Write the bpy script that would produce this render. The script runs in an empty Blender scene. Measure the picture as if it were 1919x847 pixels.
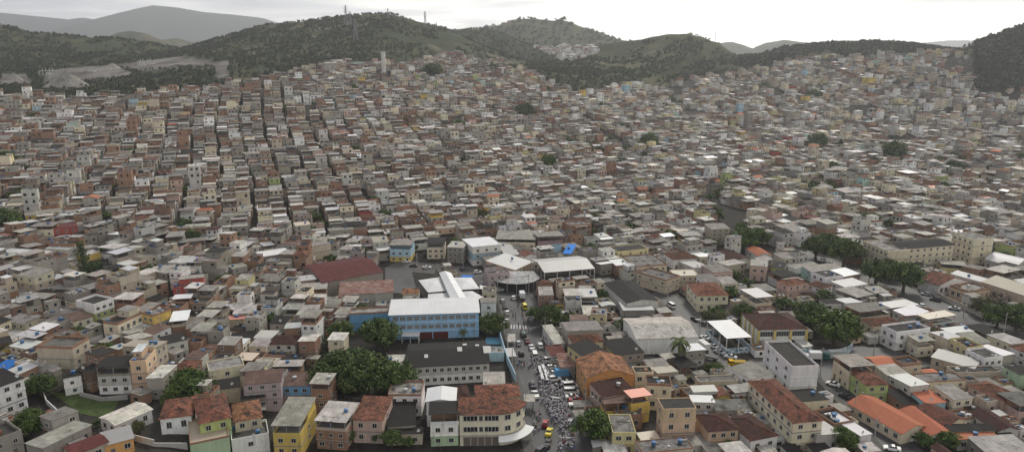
import bpy, math, random
import numpy as np
from mathutils import Vector, Matrix

# ------------------------------------------------------------------ camera, sky, sun, exposure
S = bpy.context.scene
C = S.collection
R = math.radians
H0 = 108.0
F = 1370.0
PITCH = R(14.05)
cp, sp = math.cos(PITCH), math.sin(PITCH)
cam = bpy.data.objects.new('camera', bpy.data.cameras.new('camera'))
C.objects.link(cam)
cam.location = (0, 0, H0)
cam.rotation_euler = (R(90) - PITCH, 0, 0)
cam.data.sensor_width = 36
cam.data.lens = 36 * F / 1919
cam.data.clip_start = 1
cam.data.clip_end = 60000
S.camera = cam

SUN_EL, SUN_AZ = R(42), R(22)          # azimuth from +Y towards +X
w = bpy.data.worlds.new('World'); S.world = w; w.use_nodes = True
nt = w.node_tree; nt.nodes.clear()
def N(tree, typ, **kw):
    n = tree.nodes.new(typ)
    for k, v in kw.items():
        if k in n.inputs: n.inputs[k].default_value = v
        else: setattr(n, k, v)
    return n
L = nt.links.new
out = N(nt, 'ShaderNodeOutputWorld'); bg = N(nt, 'ShaderNodeBackground'); bg.inputs['Strength'].default_value = 0.1
sky = N(nt, 'ShaderNodeTexSky', sky_type='NISHITA', sun_disc=False, sun_elevation=SUN_EL, sun_rotation=SUN_AZ)
tc = N(nt, 'ShaderNodeTexCoord')
sep = N(nt, 'ShaderNodeSeparateXYZ'); L(tc.outputs['Generated'], sep.inputs[0])
# cloud deck: direction projected on a plane high above, so that the clouds flatten towards the horizon
mz = N(nt, 'ShaderNodeMath', operation='MAXIMUM'); L(sep.outputs['Z'], mz.inputs[0]); mz.inputs[1].default_value = 0.0
ad = N(nt, 'ShaderNodeMath', operation='ADD'); L(mz.outputs[0], ad.inputs[0]); ad.inputs[1].default_value = 0.06
dx = N(nt, 'ShaderNodeMath', operation='DIVIDE'); L(sep.outputs['X'], dx.inputs[0]); L(ad.outputs[0], dx.inputs[1])
dy = N(nt, 'ShaderNodeMath', operation='DIVIDE'); L(sep.outputs['Y'], dy.inputs[0]); L(ad.outputs[0], dy.inputs[1])
cb = N(nt, 'ShaderNodeCombineXYZ'); L(dx.outputs[0], cb.inputs[0]); L(dy.outputs[0], cb.inputs[1])
no = N(nt, 'ShaderNodeTexNoise', Scale=0.45, Detail=6.0, Roughness=0.55, Distortion=0.4); L(cb.outputs[0], no.inputs['Vector'])
# brightness of the deck: bright towards the veiled sun on the right, grey on the left
gx = N(nt, 'ShaderNodeMapRange'); L(sep.outputs['X'], gx.inputs['Value'])
gx.inputs['From Min'].default_value = -0.55; gx.inputs['From Max'].default_value = 0.12
gx.inputs['To Min'].default_value = 0.0; gx.inputs['To Max'].default_value = 0.60
gz = N(nt, 'ShaderNodeMapRange'); L(sep.outputs['Z'], gz.inputs['Value'])
gz.inputs['From Min'].default_value = 0.0; gz.inputs['From Max'].default_value = 0.075
gz.inputs['To Min'].default_value = 0.26; gz.inputs['To Max'].default_value = -0.24
s1 = N(nt, 'ShaderNodeMath', operation='ADD'); L(gx.outputs[0], s1.inputs[0]); L(gz.outputs[0], s1.inputs[1])
n2 = N(nt, 'ShaderNodeMath', operation='MULTIPLY_ADD'); L(no.outputs[0], n2.inputs[0]); n2.inputs[1].default_value = 1.6; n2.inputs[2].default_value = -0.77
s2 = N(nt, 'ShaderNodeMath', operation='ADD'); L(s1.outputs[0], s2.inputs[0]); L(n2.outputs[0], s2.inputs[1])
cr = N(nt, 'ShaderNodeValToRGB'); L(s2.outputs[0], cr.inputs[0])
cr.color_ramp.elements[0].position = 0.0; cr.color_ramp.elements[0].color = (0.33, 0.33, 0.36, 1)
cr.color_ramp.elements[1].position = 0.75; cr.color_ramp.elements[1].color = (1.0, 0.98, 0.91, 1)
e = cr.color_ramp.elements.new(0.35); e.color = (0.57, 0.56, 0.55, 1)
sc10 = N(nt, 'ShaderNodeVectorMath', operation='SCALE'); L(cr.outputs[0], sc10.inputs[0]); sc10.inputs['Scale'].default_value = 12.5
# sky dimming added behind the camera, out of view, to darken walls facing it
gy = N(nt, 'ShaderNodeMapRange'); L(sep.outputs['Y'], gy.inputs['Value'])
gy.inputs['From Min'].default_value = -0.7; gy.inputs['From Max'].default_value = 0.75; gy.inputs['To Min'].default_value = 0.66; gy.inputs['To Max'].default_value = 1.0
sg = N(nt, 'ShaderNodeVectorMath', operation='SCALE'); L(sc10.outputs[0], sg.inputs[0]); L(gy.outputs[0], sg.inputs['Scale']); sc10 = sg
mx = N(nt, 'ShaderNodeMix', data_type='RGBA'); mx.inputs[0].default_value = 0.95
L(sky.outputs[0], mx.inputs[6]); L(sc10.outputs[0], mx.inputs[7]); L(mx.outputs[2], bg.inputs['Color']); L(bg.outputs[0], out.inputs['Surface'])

sun = bpy.data.objects.new('sun', bpy.data.lights.new('sun', 'SUN')); C.objects.link(sun)
sun.data.energy = 1.5; sun.data.angle = R(12); sun.data.color = (1.0, 0.94, 0.82)
sd = Vector((math.sin(SUN_AZ) * math.cos(SUN_EL), math.cos(SUN_AZ) * math.cos(SUN_EL), math.sin(SUN_EL)))
sun.rotation_euler = sd.to_track_quat('Z', 'Y').to_euler()

S.view_settings.view_transform = 'Standard'; S.view_settings.look = 'None'
S.view_settings.exposure = 0.66; S.view_settings.gamma = 1.0; S.view_settings.use_curve_mapping = False
S.cycles.max_bounces = 5; S.cycles.diffuse_bounces = 2; S.cycles.glossy_bounces = 2
S.cycles.transmission_bounces = 2; S.cycles.volume_bounces = 1; S.cycles.transparent_max_bounces = 4
S.cycles.use_denoising = True

# ------------------------------------------------------------------ picture <-> world
def slope_of(py):                       # drop per metre of forward distance for a picture row (1919 px frame)
    v = (423.5 - py) / F
    return -(-sp + v * cp) / (cp + v * sp)
def proj(x, y, z):
    D = y * cp - (z - H0) * sp
    U = y * sp + (z - H0) * cp
    return 959.5 + F * x / D, 423.5 - F * U / D, D
def pnoise(seed):
    rs = np.random.RandomState(seed)
    g = rs.rand(256, 256)
    def f(x, y):
        x = np.asarray(x, float); y = np.asarray(y, float)
        xi = np.floor(x).astype(int); yi = np.floor(y).astype(int)
        fx = x - xi; fy = y - yi
        fx = fx * fx * (3 - 2 * fx); fy = fy * fy * (3 - 2 * fy)
        a = g[xi % 256, yi % 256]; b = g[(xi + 1) % 256, yi % 256]
        c = g[xi % 256, (yi + 1) % 256]; d = g[(xi + 1) % 256, (yi + 1) % 256]
        return (a * (1 - fx) + b * fx) * (1 - fy) + (c * (1 - fx) + d * fx) * fy * 1.0
    return f
_n1, _n2, _n3 = pnoise(3), pnoise(8), pnoise(21)
def fbm(x, y, s, o=4):
    v = 0; a = 0.5
    for k in range(o):
        v = v + a * (_n1(x / s + 17.3 * k, y / s + 5.1 * k) - 0.5); s = s / 2.07; a *= 0.5
    return v

# ------------------------------------------------------------------ terrain: columns of (distance, height)
COLS = [
 (-1.60, [(0,5),(260,7),(330,13),(400,20),(480,32),(580,41),(700,57),(770,55),(1000,62),(1400,60),(2600,20),(9000,0)]),
 (-0.70, [(0,5),(260,7),(305,13),(385,19),(480,33),(580,41),(700,57),(740,57),(800,50),(1000,66),(1250,72),(1500,70),(2600,20),(9000,0)]),
 (-0.52, [(0,4),(250,6),(305,11),(385,16),(480,29),(580,39),(700,55),(745,57),(800,52),(1000,65),(1250,74),(1500,70),(2600,20),(9000,0)]),
 (-0.35, [(0,0),(225,0),(300,6),(360,9),(420,11),(470,17),(530,25),(600,36),(700,50),(765,61),(800,60),(900,56),(1050,66),(1250,76),(1500,70),(2600,20),(9000,0)]),
 (-0.175,[(0,0),(350,0),(440,6),(550,22),(630,32),(740,46),(850,67),(905,78),(940,76),(1050,70),(1250,76),(1500,70),(2600,20),(9000,0)]),
 (0.0,   [(0,0),(398,0),(460,1),(530,5),(620,11),(720,22),(830,38),(950,61),(1020,75),(1060,74),(1200,60),(1500,40),(2600,30),(9000,0)]),
 (0.175, [(0,0),(465,0),(550,1),(660,4),(790,13),(930,30),(1030,43),(1120,48),(1500,40),(2600,30),(9000,0)]),
 (0.35,  [(0,0),(556,0),(680,1),(860,5),(1000,24),(1120,54),(1180,74),(1230,78),(1500,50),(2600,20),(9000,0)]),
 (0.52,  [(0,0),(556,0),(680,1),(850,6),(980,26),(1080,56),(1150,84),(1200,92),(1300,90),(1700,40),(2600,10),(9000,0)]),
 (0.70,  [(0,0),(556,0),(680,1),(850,6),(960,20),(1080,52),(1150,80),(1220,90),(1300,90),(1700,40),(2600,10),(9000,0)]),
 (1.60,  [(0,0),(556,0),(680,1),(850,6),(960,20),(1080,52),(1150,80),(1220,90),(1300,90),(1700,40),(2600,10),(9000,0)]),
]
# ridges: (pixel column, pixel row, distance), half width of the hill, roughness
RIDGES = [
 ([(-500,60,1500),(-200,50,1450),(0,49,1380),(30,51,1380),(60,62,1390),(100,63,1400),(170,71,1420),(210,71,1430),(260,77,1450),(320,90,1450),(360,104,1450)], 190, 1),
 ([(300,118,1380),(340,94,1380),(400,74,1390),(450,62,1400),(500,47,1400),(560,43,1400),(600,39,1390),(650,33,1380),(680,32,1370),(710,25,1360),(740,28,1350),(780,46,1350),(830,57,1350),(870,76,1340),(920,100,1320),(955,120,1300)], 210, 1),
 ([(705,27,1360),(690,70,1200),(660,118,1060)], 90, 1),
 ([(800,62,1750),(850,57,1750),(880,54,1750),(915,56,1730),(945,68,1700),(985,92,1650),(1040,108,1600),(1110,118,1560),(1170,130,1500)], 180, 1),
 ([(840,70,2350),(880,58,2350),(930,49,2350),(965,37,2350),(1000,35,2350),(1030,39,2350),(1060,39,2350),(1090,51,2350),(1130,63,2350),(1160,76,2350),(1195,80,2350),(1240,92,2300)], 330, 1),
 ([(1060,118,1400),(1085,100,1390),(1130,82,1380),(1200,74,1370),(1240,66,1360),(1280,63,1350),(1310,68,1340),(1340,78,1330),(1370,99,1310),(1400,116,1290)], 170, 1),
 ([(1300,88,3900),(1345,82,3900),(1370,79,3900),(1395,86,3900),(1412,94,3900),(1432,82,3900),(1470,75,3900),(1500,79,3900),(1560,86,3900)], 420, .6),
 ([(1385,120,1330),(1420,104,1300),(1470,90,1290),(1500,86,1290),(1560,82,1280),(1640,80,1270),(1700,84,1270),(1750,92,1260),(1800,98,1250),(1850,100,1240)], 110, 1),
 ([(1780,104,1130),(1830,92,1100),(1850,74,1080),(1890,62,1060),(1919,50,1040),(2000,30,1040),(2200,30,1040)], 130, 1),
 ([(-400,60,6500),(-100,35,6500),(0,24,6500),(70,31,6500),(130,37,6500),(155,33,6500),(200,42,6500),(215,33,6500),(250,19,6500),(285,10,6500),(330,14,6500),(380,23,6500),(440,28,6500),(490,34,6500),(530,46,6500),(600,70,6500)], 1500, 1.0),
 ([(190,76,2700),(220,62,2700),(245,58,2700),(275,64,2700),(300,75,2700),(330,72,2800),(360,80,2800),(400,92,2800)], 260, .8),
 ([(1660,88,9000),(1720,82,9000),(1780,76,9000),(1820,76,9000),(1860,84,9000),(1900,90,9000)], 1500, .3),
]
def _prep():
    out = []
    for pts, wd, ro in RIDGES:
        P = []
        for px, py, y in pts:
            z = H0 - slope_of(py) * y
            D = y * cp - (z - H0) * sp
            P.append(((px - 959.5) / F * D, y, z))
        out.append((np.array(P), wd, ro))
    return out
_RP = _prep()
def base_z(x, y):
    x = np.asarray(x, float); y = np.asarray(y, float)
    t = x / np.maximum(y, 150)
    tt = [c[0] for c in COLS]
    zs = np.stack([np.interp(y, [p[0] for p in c[1]], [p[1] for p in c[1]]) for c in COLS])
    idx = np.clip(np.searchsorted(tt, t) - 1, 0, len(tt) - 2)
    ta = np.array(tt)[idx]; tb = np.array(tt)[idx + 1]
    k = np.clip((t - ta) / (tb - ta), 0, 1)
    za = np.take_along_axis(zs, idx[None], 0)[0]; zb = np.take_along_axis(zs, idx[None] + 1, 0)[0]
    return za * (1 - k) + zb * k
def terrain(x, y):
    """height and hill weight at arrays of points"""
    x = np.atleast_1d(np.asarray(x, float)); y = np.atleast_1d(np.asarray(y, float))
    z = base_z(x, y); wgt = np.zeros_like(z)
    for P, wd, ro in _RP:
        sel = (x > P[:, 0].min() - 3.2 * wd) & (x < P[:, 0].max() + 3.2 * wd) & (y > P[:, 1].min() - 3.2 * wd) & (y < P[:, 1].max() + 3.2 * wd)
        if not sel.any(): continue
        xs, ys = x[sel], y[sel]
        bd = np.full(xs.shape, 1e9); bz = np.zeros(xs.shape); end = np.zeros(xs.shape)
        for i in range(len(P) - 1):
            a, b = P[i], P[i + 1]
            dx_, dy_ = b[0] - a[0], b[1] - a[1]
            k = np.clip(((xs - a[0]) * dx_ + (ys - a[1]) * dy_) / (dx_ * dx_ + dy_ * dy_), 0, 1)
            d = np.hypot(xs - a[0] - k * dx_, ys - a[1] - k * dy_)
            m = d < bd
            bd = np.where(m, d, bd); bz = np.where(m, a[2] + (b[2] - a[2]) * k, bz)
        # spurs and gullies that run down from the ridge, none on the ridge line itself
        u = bd / wd
        s = wd * 0.55
        warp = fbm(xs + 900, ys, s * 1.6, 3) * s
        g = np.abs(_n2((xs + warp) / s, (ys * 0.35) / s) - 0.5) * 2
        rg = (1 - g) * 0.34 * np.clip(u * 1.6, 0, 1) * np.exp(-u * 0.5)
        sh = np.exp(-(np.maximum(u * (1 + 0.5 * fbm(xs, ys, s, 3)) , 0) ** 1.35)) 
        zb = z[sel]
        hh = np.maximum(bz - zb, 0)
        add = hh * np.clip(sh - rg * sh * 1.2 * ro, 0, 1)
        nz = zb + add
        nz += np.clip(u, 0, 1) * fbm(xs, ys, wd * .2, 4) * hh * 0.10
        zz = z[sel]; ww = wgt[sel]
        up = nz > zz
        zz = np.where(up, nz, zz); ww = np.maximum(ww, np.clip(add / 14.0, 0, 1))
        z[sel] = zz; wgt[sel] = ww
    return z, wgt
def ground(x, y):
    return float(terrain([x], [y])[0][0])
_TC = {}
def at(px, py, h=0.0):
    """the point on the ground (or h above it) that shows at a picture point"""
    key = (px, py, h)
    if key in _TC: return _TC[key]
    u = (px - 959.5) / F; v = (423.5 - py) / F
    dy_, dz_ = cp + v * sp, -sp + v * cp
    ys = np.concatenate([np.arange(120, 1600, 4.0), np.arange(1600, 7000, 40)])
    k = ys / dy_
    xs, zs = u * k, H0 + dz_ * k
    g = base_z(xs, ys) + h
    i = int(np.argmax(zs <= g)) if (zs <= g).any() else len(ys) - 1
    if i > 0:
        a = (zs[i - 1] - g[i - 1]); b = (g[i] - zs[i]); q = a / (a + b) if a + b > 0 else 0
        y = ys[i - 1] + (ys[i] - ys[i - 1]) * q
    else: y = ys[0]
    k = y / dy_
    r = Vector((u * k, y, H0 + dz_ * k))
    _TC[key] = r
    return r
# ------------------------------------------------------------------ materials
M = {}
def mat(name, rough=0.9, col=None, attr=True, obj=False, spec=0.12, metal=0.0):
    m = bpy.data.materials.new(name); m.use_nodes = True
    t = m.node_tree; b = t.nodes['Principled BSDF']
    b.inputs['Roughness'].default_value = rough; b.inputs['Specular IOR Level'].default_value = spec
    b.inputs['Metallic'].default_value = metal
    M[name] = m
    if col is not None:
        b.inputs['Base Color'].default_value = (*col, 1); return m, t, b, None
    if obj:
        o = N(t, 'ShaderNodeObjectInfo'); src = o.outputs['Color']
    else:
        a = N(t, 'ShaderNodeAttribute', attribute_name='Col'); src = a.outputs['Color']
    t.links.new(src, b.inputs['Base Color'])
    return m, t, b, src
def mul(t, src, fac_socket, lo, hi, b):
    """multiply a colour by a value mapped lo..hi, link to base colour"""
    r = N(t, 'ShaderNodeMapRange'); t.links.new(fac_socket, r.inputs['Value'])
    r.inputs['To Min'].default_value = lo; r.inputs['To Max'].default_value = hi
    s = N(t, 'ShaderNodeVectorMath', operation='SCALE'); t.links.new(src, s.inputs[0]); t.links.new(r.outputs[0], s.inputs['Scale'])
    t.links.new(s.outputs[0], b.inputs['Base Color'])
    return s.outputs[0], r
def noise(t, scale, detail=3, rough=0.6, coord='Object', sc=(1, 1, 1), geo=False):
    if geo:
        g = N(t, 'ShaderNodeNewGeometry'); o = g.outputs['Position']
    else:
        g = N(t, 'ShaderNodeTexCoord'); o = g.outputs[coord]
    mp = N(t, 'ShaderNodeMapping'); mp.inputs['Scale'].default_value = sc; t.links.new(o, mp.inputs[0])
    n = N(t, 'ShaderNodeTexNoise', Scale=scale, Detail=detail, Roughness=rough); t.links.new(mp.outputs[0], n.inputs['Vector'])
    return n.outputs[0]
def mixc(t, a, colr, fac, lo, hi, b):
    """mix a colour towards colr where a noise passes lo..hi"""
    r = N(t, 'ShaderNodeMapRange'); t.links.new(fac, r.inputs['Value'])
    r.inputs['From Min'].default_value = lo; r.inputs['From Max'].default_value = hi
    x = N(t, 'ShaderNodeMix', data_type='RGBA'); t.links.new(r.outputs[0], x.inputs[0]); t.links.new(a, x.inputs[6]); x.inputs[7].default_value = (*colr, 1)
    t.links.new(x.outputs[2], b.inputs['Base Color'])
    return x.outputs[2]
# painted and bare masonry: rain streaks running down, grime in patches
m, t, b, s = mat('plaster', 0.92)
s, _ = mul(t, s, noise(t, 1.0, 4, .65, geo=True, sc=(.9, .9, .22)), 0.72, 1.25, b)
s = mixc(t, s, (.07, .062, .053), noise(t, .6, 5, .75, geo=True, sc=(1, 1, .3)), .55, .9, b)
m, t, b, s = mat('sheet', 0.75)                      # corrugated fibre cement and painted steel sheet
tcn = N(t, 'ShaderNodeTexCoord'); bt = N(t, 'ShaderNodeTexBrick', Scale=1.0)
bt.inputs['Color1'].default_value = (.78, .78, .78, 1); bt.inputs['Color2'].default_value = (1.1, 1.1, 1.1, 1); bt.inputs['Mortar'].default_value = (.55, .55, .55, 1)
bt.inputs['Mortar Size'].default_value = .03; bt.inputs['Brick Width'].default_value = 1.05; bt.inputs['Row Height'].default_value = 2.3; bt.offset = 0
t.links.new(tcn.outputs['Object'], bt.inputs['Vector'])
vm = N(t, 'ShaderNodeVectorMath', operation='MULTIPLY'); t.links.new(s, vm.inputs[0]); t.links.new(bt.outputs[0], vm.inputs[1])
s, _ = mul(t, vm.outputs[0], noise(t, .35, 5, .7, geo=True), .5, 1.35, b)
s = mixc(t, s, (.045,.04,.036), noise(t, .5, 5, .75, geo=True), .55, .72, b)
m, t, b, s = mat('metal_sheet', 0.5, spec=.5)        # newer white steel roofs, seams only
tcn = N(t, 'ShaderNodeTexCoord'); bt = N(t, 'ShaderNodeTexBrick', Scale=1.0)
bt.inputs['Color1'].default_value = (.95, .95, .95, 1); bt.inputs['Color2'].default_value = (1.02, 1.02, 1.02, 1); bt.inputs['Mortar'].default_value = (.72, .72, .72, 1)
bt.inputs['Mortar Size'].default_value = .02; bt.inputs['Brick Width'].default_value = 2.1; bt.inputs['Row Height'].default_value = 6.0; bt.offset = 0
t.links.new(tcn.outputs['Object'], bt.inputs['Vector'])
vm = N(t, 'ShaderNodeVectorMath', operation='MULTIPLY'); t.links.new(s, vm.inputs[0]); t.links.new(bt.outputs[0], vm.inputs[1])
s, _ = mul(t, vm.outputs[0], noise(t, .25, 3, .6, geo=True), .86, 1.06, b)
m, t, b, s = mat('tile', 0.9)                        # clay tiles: every tile its own tone, black mould in patches
tcn = N(t, 'ShaderNodeTexCoord'); bt = N(t, 'ShaderNodeTexBrick', Scale=1.0)
bt.inputs['Color1'].default_value = (.62, .60, .58, 1); bt.inputs['Color2'].default_value = (1.3, 1.25, 1.2, 1); bt.inputs['Mortar'].default_value = (.45, .42, .4, 1)
bt.inputs['Mortar Size'].default_value = .05; bt.inputs['Brick Width'].default_value = .42; bt.inputs['Row Height'].default_value = .62
t.links.new(tcn.outputs['Object'], bt.inputs['Vector'])
vm = N(t, 'ShaderNodeVectorMath', operation='MULTIPLY'); t.links.new(s, vm.inputs[0]); t.links.new(bt.outputs[0], vm.inputs[1])
s, _ = mul(t, vm.outputs[0], noise(t, .8, 5, .75, geo=True), .5, 1.5, b)
s = mixc(t, s, (.035, .028, .024), noise(t, .45, 5, .75, geo=True), .45, .63, b)
m, t, b, s = mat('clean_tile', 0.85); s, _ = mul(t, s, noise(t, .6, 4, .7, geo=True), .75, 1.22, b)
m, t, b, s = mat('slab', 0.85)                       # flat concrete roofs, black with damp in patches
s, _ = mul(t, s, noise(t, 1.1, 5, .7, geo=True), .6, 1.35, b)
s = mixc(t, s, (.028, .027, .026), noise(t, .33, 5, .72, geo=True), .46, .66, b)
m, t, b, s = mat('rust_sheet', 0.8)
s, _ = mul(t, s, noise(t, .5, 5, .75, geo=True), .45, 1.5, b)
s = mixc(t, s, (.34, .30, .27), noise(t, 1.2, 5, .8, sc=(.3, 2.6, 1)), .50, .58, b)
mat('plain', 0.8); mat('glass', 0.22, spec=.6); mat('leaf', 0.75, spec=.2)
m, t, b, s = mat('bark', 0.95); mul(t, s, noise(t, 3, 3), .6, 1.3, b)
mat('car_paint', 0.28, obj=True, spec=.6); mat('cloth', .95, obj=True); mat('tank', .5, spec=.4)
mat('black_glass', .08, col=(.012, .014, .016), spec=.6); mat('rubber', .9, col=(.02, .02, .02)); mat('lamp_lens', .3, col=(.75, .75, .72)); mat('tail_lens', .3, col=(.35, .01, .01))
m, t, b, s = mat('asphalt', 0.62, col=(.055, .055, .058), spec=.45)
a = N(t, 'ShaderNodeRGB'); a.outputs[0].default_value = (.042, .042, .045, 1)
s, _ = mul(t, a.outputs[0], noise(t, .35, 6, .7, geo=True), .55, 1.45, b)
s = mixc(t, s, (.018, .018, .02), noise(t, .12, 4, .6, geo=True, sc=(1, .5, 1)), .5, .62, b)
m, t, b, s = mat('paving', 0.85, col=(.2, .19, .18))
a = N(t, 'ShaderNodeRGB'); a.outputs[0].default_value = (.10, .095, .09, 1)
s, _ = mul(t, a.outputs[0], noise(t, .8, 6, .75, geo=True), .45, 1.5, b)
m, t, b, s = mat('road_paint', .8, col=(.5, .5, .48))
# ground: one sheet, its cover as vertex colour (streets' dirt and concrete, scrub, dry grass, gravel)
m, t, b, s = mat('ground', 0.95)
s, _ = mul(t, s, noise(t, .045, 7, .72, geo=True), .25, 1.75, b)
s, _ = mul(t, s, noise(t, .35, 4, .7, geo=True), .55, 1.45, b)
bp = N(t, 'ShaderNodeBump'); bp.inputs['Strength'].default_value = .8; bp.inputs['Distance'].default_value = 5.0
t.links.new(noise(t, .06, 6, .7, geo=True), bp.inputs['Height']); t.links.new(bp.outputs[0], b.inputs['Normal'])
m, t, b, s = mat('graffiti', .9)
g = noise(t, .9, 2, .5, geo=True, sc=(1, 1, 1.4)); s = mixc(t, s, (.62, .64, .66), g, .5, .53, b); s = mixc(t, s, (.05, .12, .2), noise(t, 1.3, 1, .5, geo=True), .6, .62, b)

# ------------------------------------------------------------------ mesh helpers
class MB:
    def __init__(s): s.v = []; s.f = []; s.c = []; s.m = []
    def poly(s, pts, col, m=0):
        n = len(s.v); s.v.extend(pts); s.f.append(tuple(range(n, n + len(pts)))); s.c.append(col); s.m.append(m)
    def box(s, x0, x1, y0, y1, z0, z1, col, m=0, top=True, bot=False):
        n = len(s.v)
        s.v += [(x0,y0,z0),(x1,y0,z0),(x1,y1,z0),(x0,y1,z0),(x0,y0,z1),(x1,y0,z1),(x1,y1,z1),(x0,y1,z1)]
        fs = [(n,n+1,n+5,n+4),(n+1,n+2,n+6,n+5),(n+2,n+3,n+7,n+6),(n+3,n,n+4,n+7)]
        if top: fs.append((n+4,n+5,n+6,n+7))
        if bot: fs.append((n+3,n+2,n+1,n))
        s.f += fs; s.c += [col] * len(fs); s.m += [m] * len(fs)
    def plate(s, q, th, col, m=0):
        """thin slab under four top corners"""
        n = len(s.v)
        s.v += [tuple(p) for p in q] + [(p[0], p[1], p[2] - th) for p in q]
        k = len(q)
        fs = [tuple(range(n, n + k)), tuple(range(n + 2 * k - 1, n + k - 1, -1))]
        fs += [(n + i, n + k + i, n + k + (i + 1) % k, n + (i + 1) % k) for i in range(k)]
        s.f += fs; s.c += [col] * len(fs); s.m += [m] * len(fs)
    def cyl(s, x, y, z0, z1, r0, r1, col, m=0, n=8, cap=True):
        k = len(s.v)
        for i in range(n):
            a = 2 * math.pi * i / n; s.v.append((x + r0 * math.cos(a), y + r0 * math.sin(a), z0))
        for i in range(n):
            a = 2 * math.pi * i / n; s.v.append((x + r1 * math.cos(a), y + r1 * math.sin(a), z1))
        fs = [(k + i, k + (i + 1) % n, k + n + (i + 1) % n, k + n + i) for i in range(n)]
        if cap: fs.append(tuple(range(k + n, k + 2 * n)))
        s.f += fs; s.c += [col] * len(fs); s.m += [m] * len(fs)
    def tube(s, a, b_, r0, r1, col, m=0, n=6):
        a = Vector(a); b_ = Vector(b_); d = (b_ - a).normalized()
        u = d.orthogonal().normalized(); w_ = d.cross(u); k = len(s.v)
        for p, r in ((a, r0), (b_, r1)):
            for i in range(n):
                q = 2 * math.pi * i / n; s.v.append(tuple(p + u * (r * math.cos(q)) + w_ * (r * math.sin(q))))
        fs = [(k + i, k + (i + 1) % n, k + n + (i + 1) % n, k + n + i) for i in range(n)]
        fs += [tuple(range(k + n, k + 2 * n)), tuple(range(k + n - 1, k - 1, -1))]
        s.f += fs; s.c += [col] * len(fs); s.m += [m] * len(fs)
    def mesh(s, name, mats):
        me = bpy.data.meshes.new(name); me.from_pydata(s.v, [], s.f)
        a = me.attributes.new('Col', 'FLOAT_COLOR', 'FACE')
        c = np.ones((len(s.f), 4), np.float32); c[:, :3] = np.array(s.c, np.float32).reshape(-1, 3)
        a.data.foreach_set('color', c.ravel())
        for x in mats: me.materials.append(M[x])
        if len(mats) > 1: me.polygons.foreach_set('material_index', np.array(s.m, np.int32))
        me.update(); return me
def link(name, data, parent=None, loc=(0, 0, 0), rz=0, scale=None):
    o = bpy.data.objects.new(name, data); C.objects.link(o)
    o.location = loc
    if rz: o.rotation_euler = (0, 0, rz)
    if scale is not None: o.scale = scale
    if parent is not None: o.parent = parent
    return o
def tag(o, label=None, cat=None, group=None, kind=None):
    if label: o['label'] = label
    if cat: o['category'] = cat
    if group: o['group'] = group
    if kind: o['kind'] = kind
    return o
def build(mb, name, mats, parent=None, loc=(0, 0, 0), rz=0): return link(name, mb.mesh(name, mats), parent, loc, rz)

# ------------------------------------------------------------------ ground sheet
def in_poly(px, py, poly):
    px = np.asarray(px); py = np.asarray(py); r = np.zeros(px.shape, bool)
    n = len(poly)
    for i in range(n):
        x1, y1 = poly[i]; x2, y2 = poly[(i + 1) % n]
        c = ((y1 > py) != (y2 > py)) & (px < (x2 - x1) * (py - y1) / ((y2 - y1) if y2 != y1 else 1e-9) + x1)
        r ^= c
    return r
# upper edge of the town (picture columns and rows of the last houses)
EDGE = [(-400,187),(0,187),(120,190),(250,188),(300,180),(360,176),(420,166),(480,160),(520,147),(560,137),(600,129),(650,121),(700,128),(740,129),(765,126),(780,128),
        (800,112),(850,102),(880,106),(905,120),(930,118),(960,132),(1000,140),(1030,156),(1070,176),(1100,182),(1140,165),(1180,160),(1230,165),(1270,160),
        (1290,152),(1330,142),(1370,140),(1400,136),(1440,128),(1480,114),(1520,108),(1560,106),(1600,108),(1650,104),(1700,101),(1750,98),(1790,99),(1825,108),(1826,168),(1880,170),(1919,170),(2300,168)]
def edge_row(px): return np.interp(px, [e[0] for e in EDGE], [e[1] for e in EDGE])
QUARRY = [[(90,132),(150,126),(215,124),(250,140),(185,152),(80,160)], [(200,122),(250,118),(330,108),(398,113),(400,124),(330,128),(260,134)], [(0,140),(50,138),(60,158),(0,160)], [(398,116),(430,114),(428,148),(408,150)]]
WASTE = [[(800,108),(840,100),(870,98),(845,112),(800,120),(780,120)]]
ys = np.concatenate([np.arange(0, 420, 6.0), np.arange(420, 1500, 9.0), np.arange(1500, 3000, 25.0), np.arange(3000, 12500, 90.0)])
ts = np.linspace(-1.25, 1.25, 460)
YY, TT = np.meshgrid(ys, ts, indexing='ij'); XX = TT * (YY + 160)
ZZ, WW = terrain(XX.ravel(), YY.ravel())
px_, py_, _D = proj(XX.ravel(), YY.ravel(), ZZ)
nz_ = fbm(XX.ravel(), YY.ravel(), 90, 5); nf = fbm(XX.ravel() + 300, YY.ravel(), 25, 4); dry = fbm(XX.ravel() * .6 + 70, YY.ravel(), 160, 4)
town = (py_ > edge_row(px_) - 1.5) & (YY.ravel() < 1290)
col = np.zeros((len(ZZ), 4), np.float32); col[:, 3] = 1
forest = np.array([.030, .040, .015]); scrub = np.array([.052, .060, .025]); dryg = np.array([.125, .108, .062])
k1 = np.clip((nz_ + nf * .8) * 3.4 + .45, 0, 1)[:, None]
base = forest * (1 - k1) + scrub * k1
k2 = np.clip((dry + nf * .7) * 5.0 - .25, 0, 1)[:, None] * (WW > .12)[:, None] * .75
base = base * (1 - k2) + dryg * k2
townc = np.array([.038, .035, .032]) * (1 + nf[:, None] * 1.2)
col[:, :3] = np.where(town[:, None], townc, base)
for q in QUARRY:
    m_ = in_poly(px_, py_, q) & (YY.ravel() > 700) & (YY.ravel() < 1600)
    col[m_, :3] = np.array([.13, .12, .108]) * (1 + 2.2 * nf[m_][:, None])
for q in WASTE:
    m_ = in_poly(px_, py_, q) & (YY.ravel() > 850) & (YY.ravel() < 1300)
    col[m_, :3] = np.array([.26, .24, .21]) * (1 + 1.5 * nf[m_][:, None])
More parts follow.
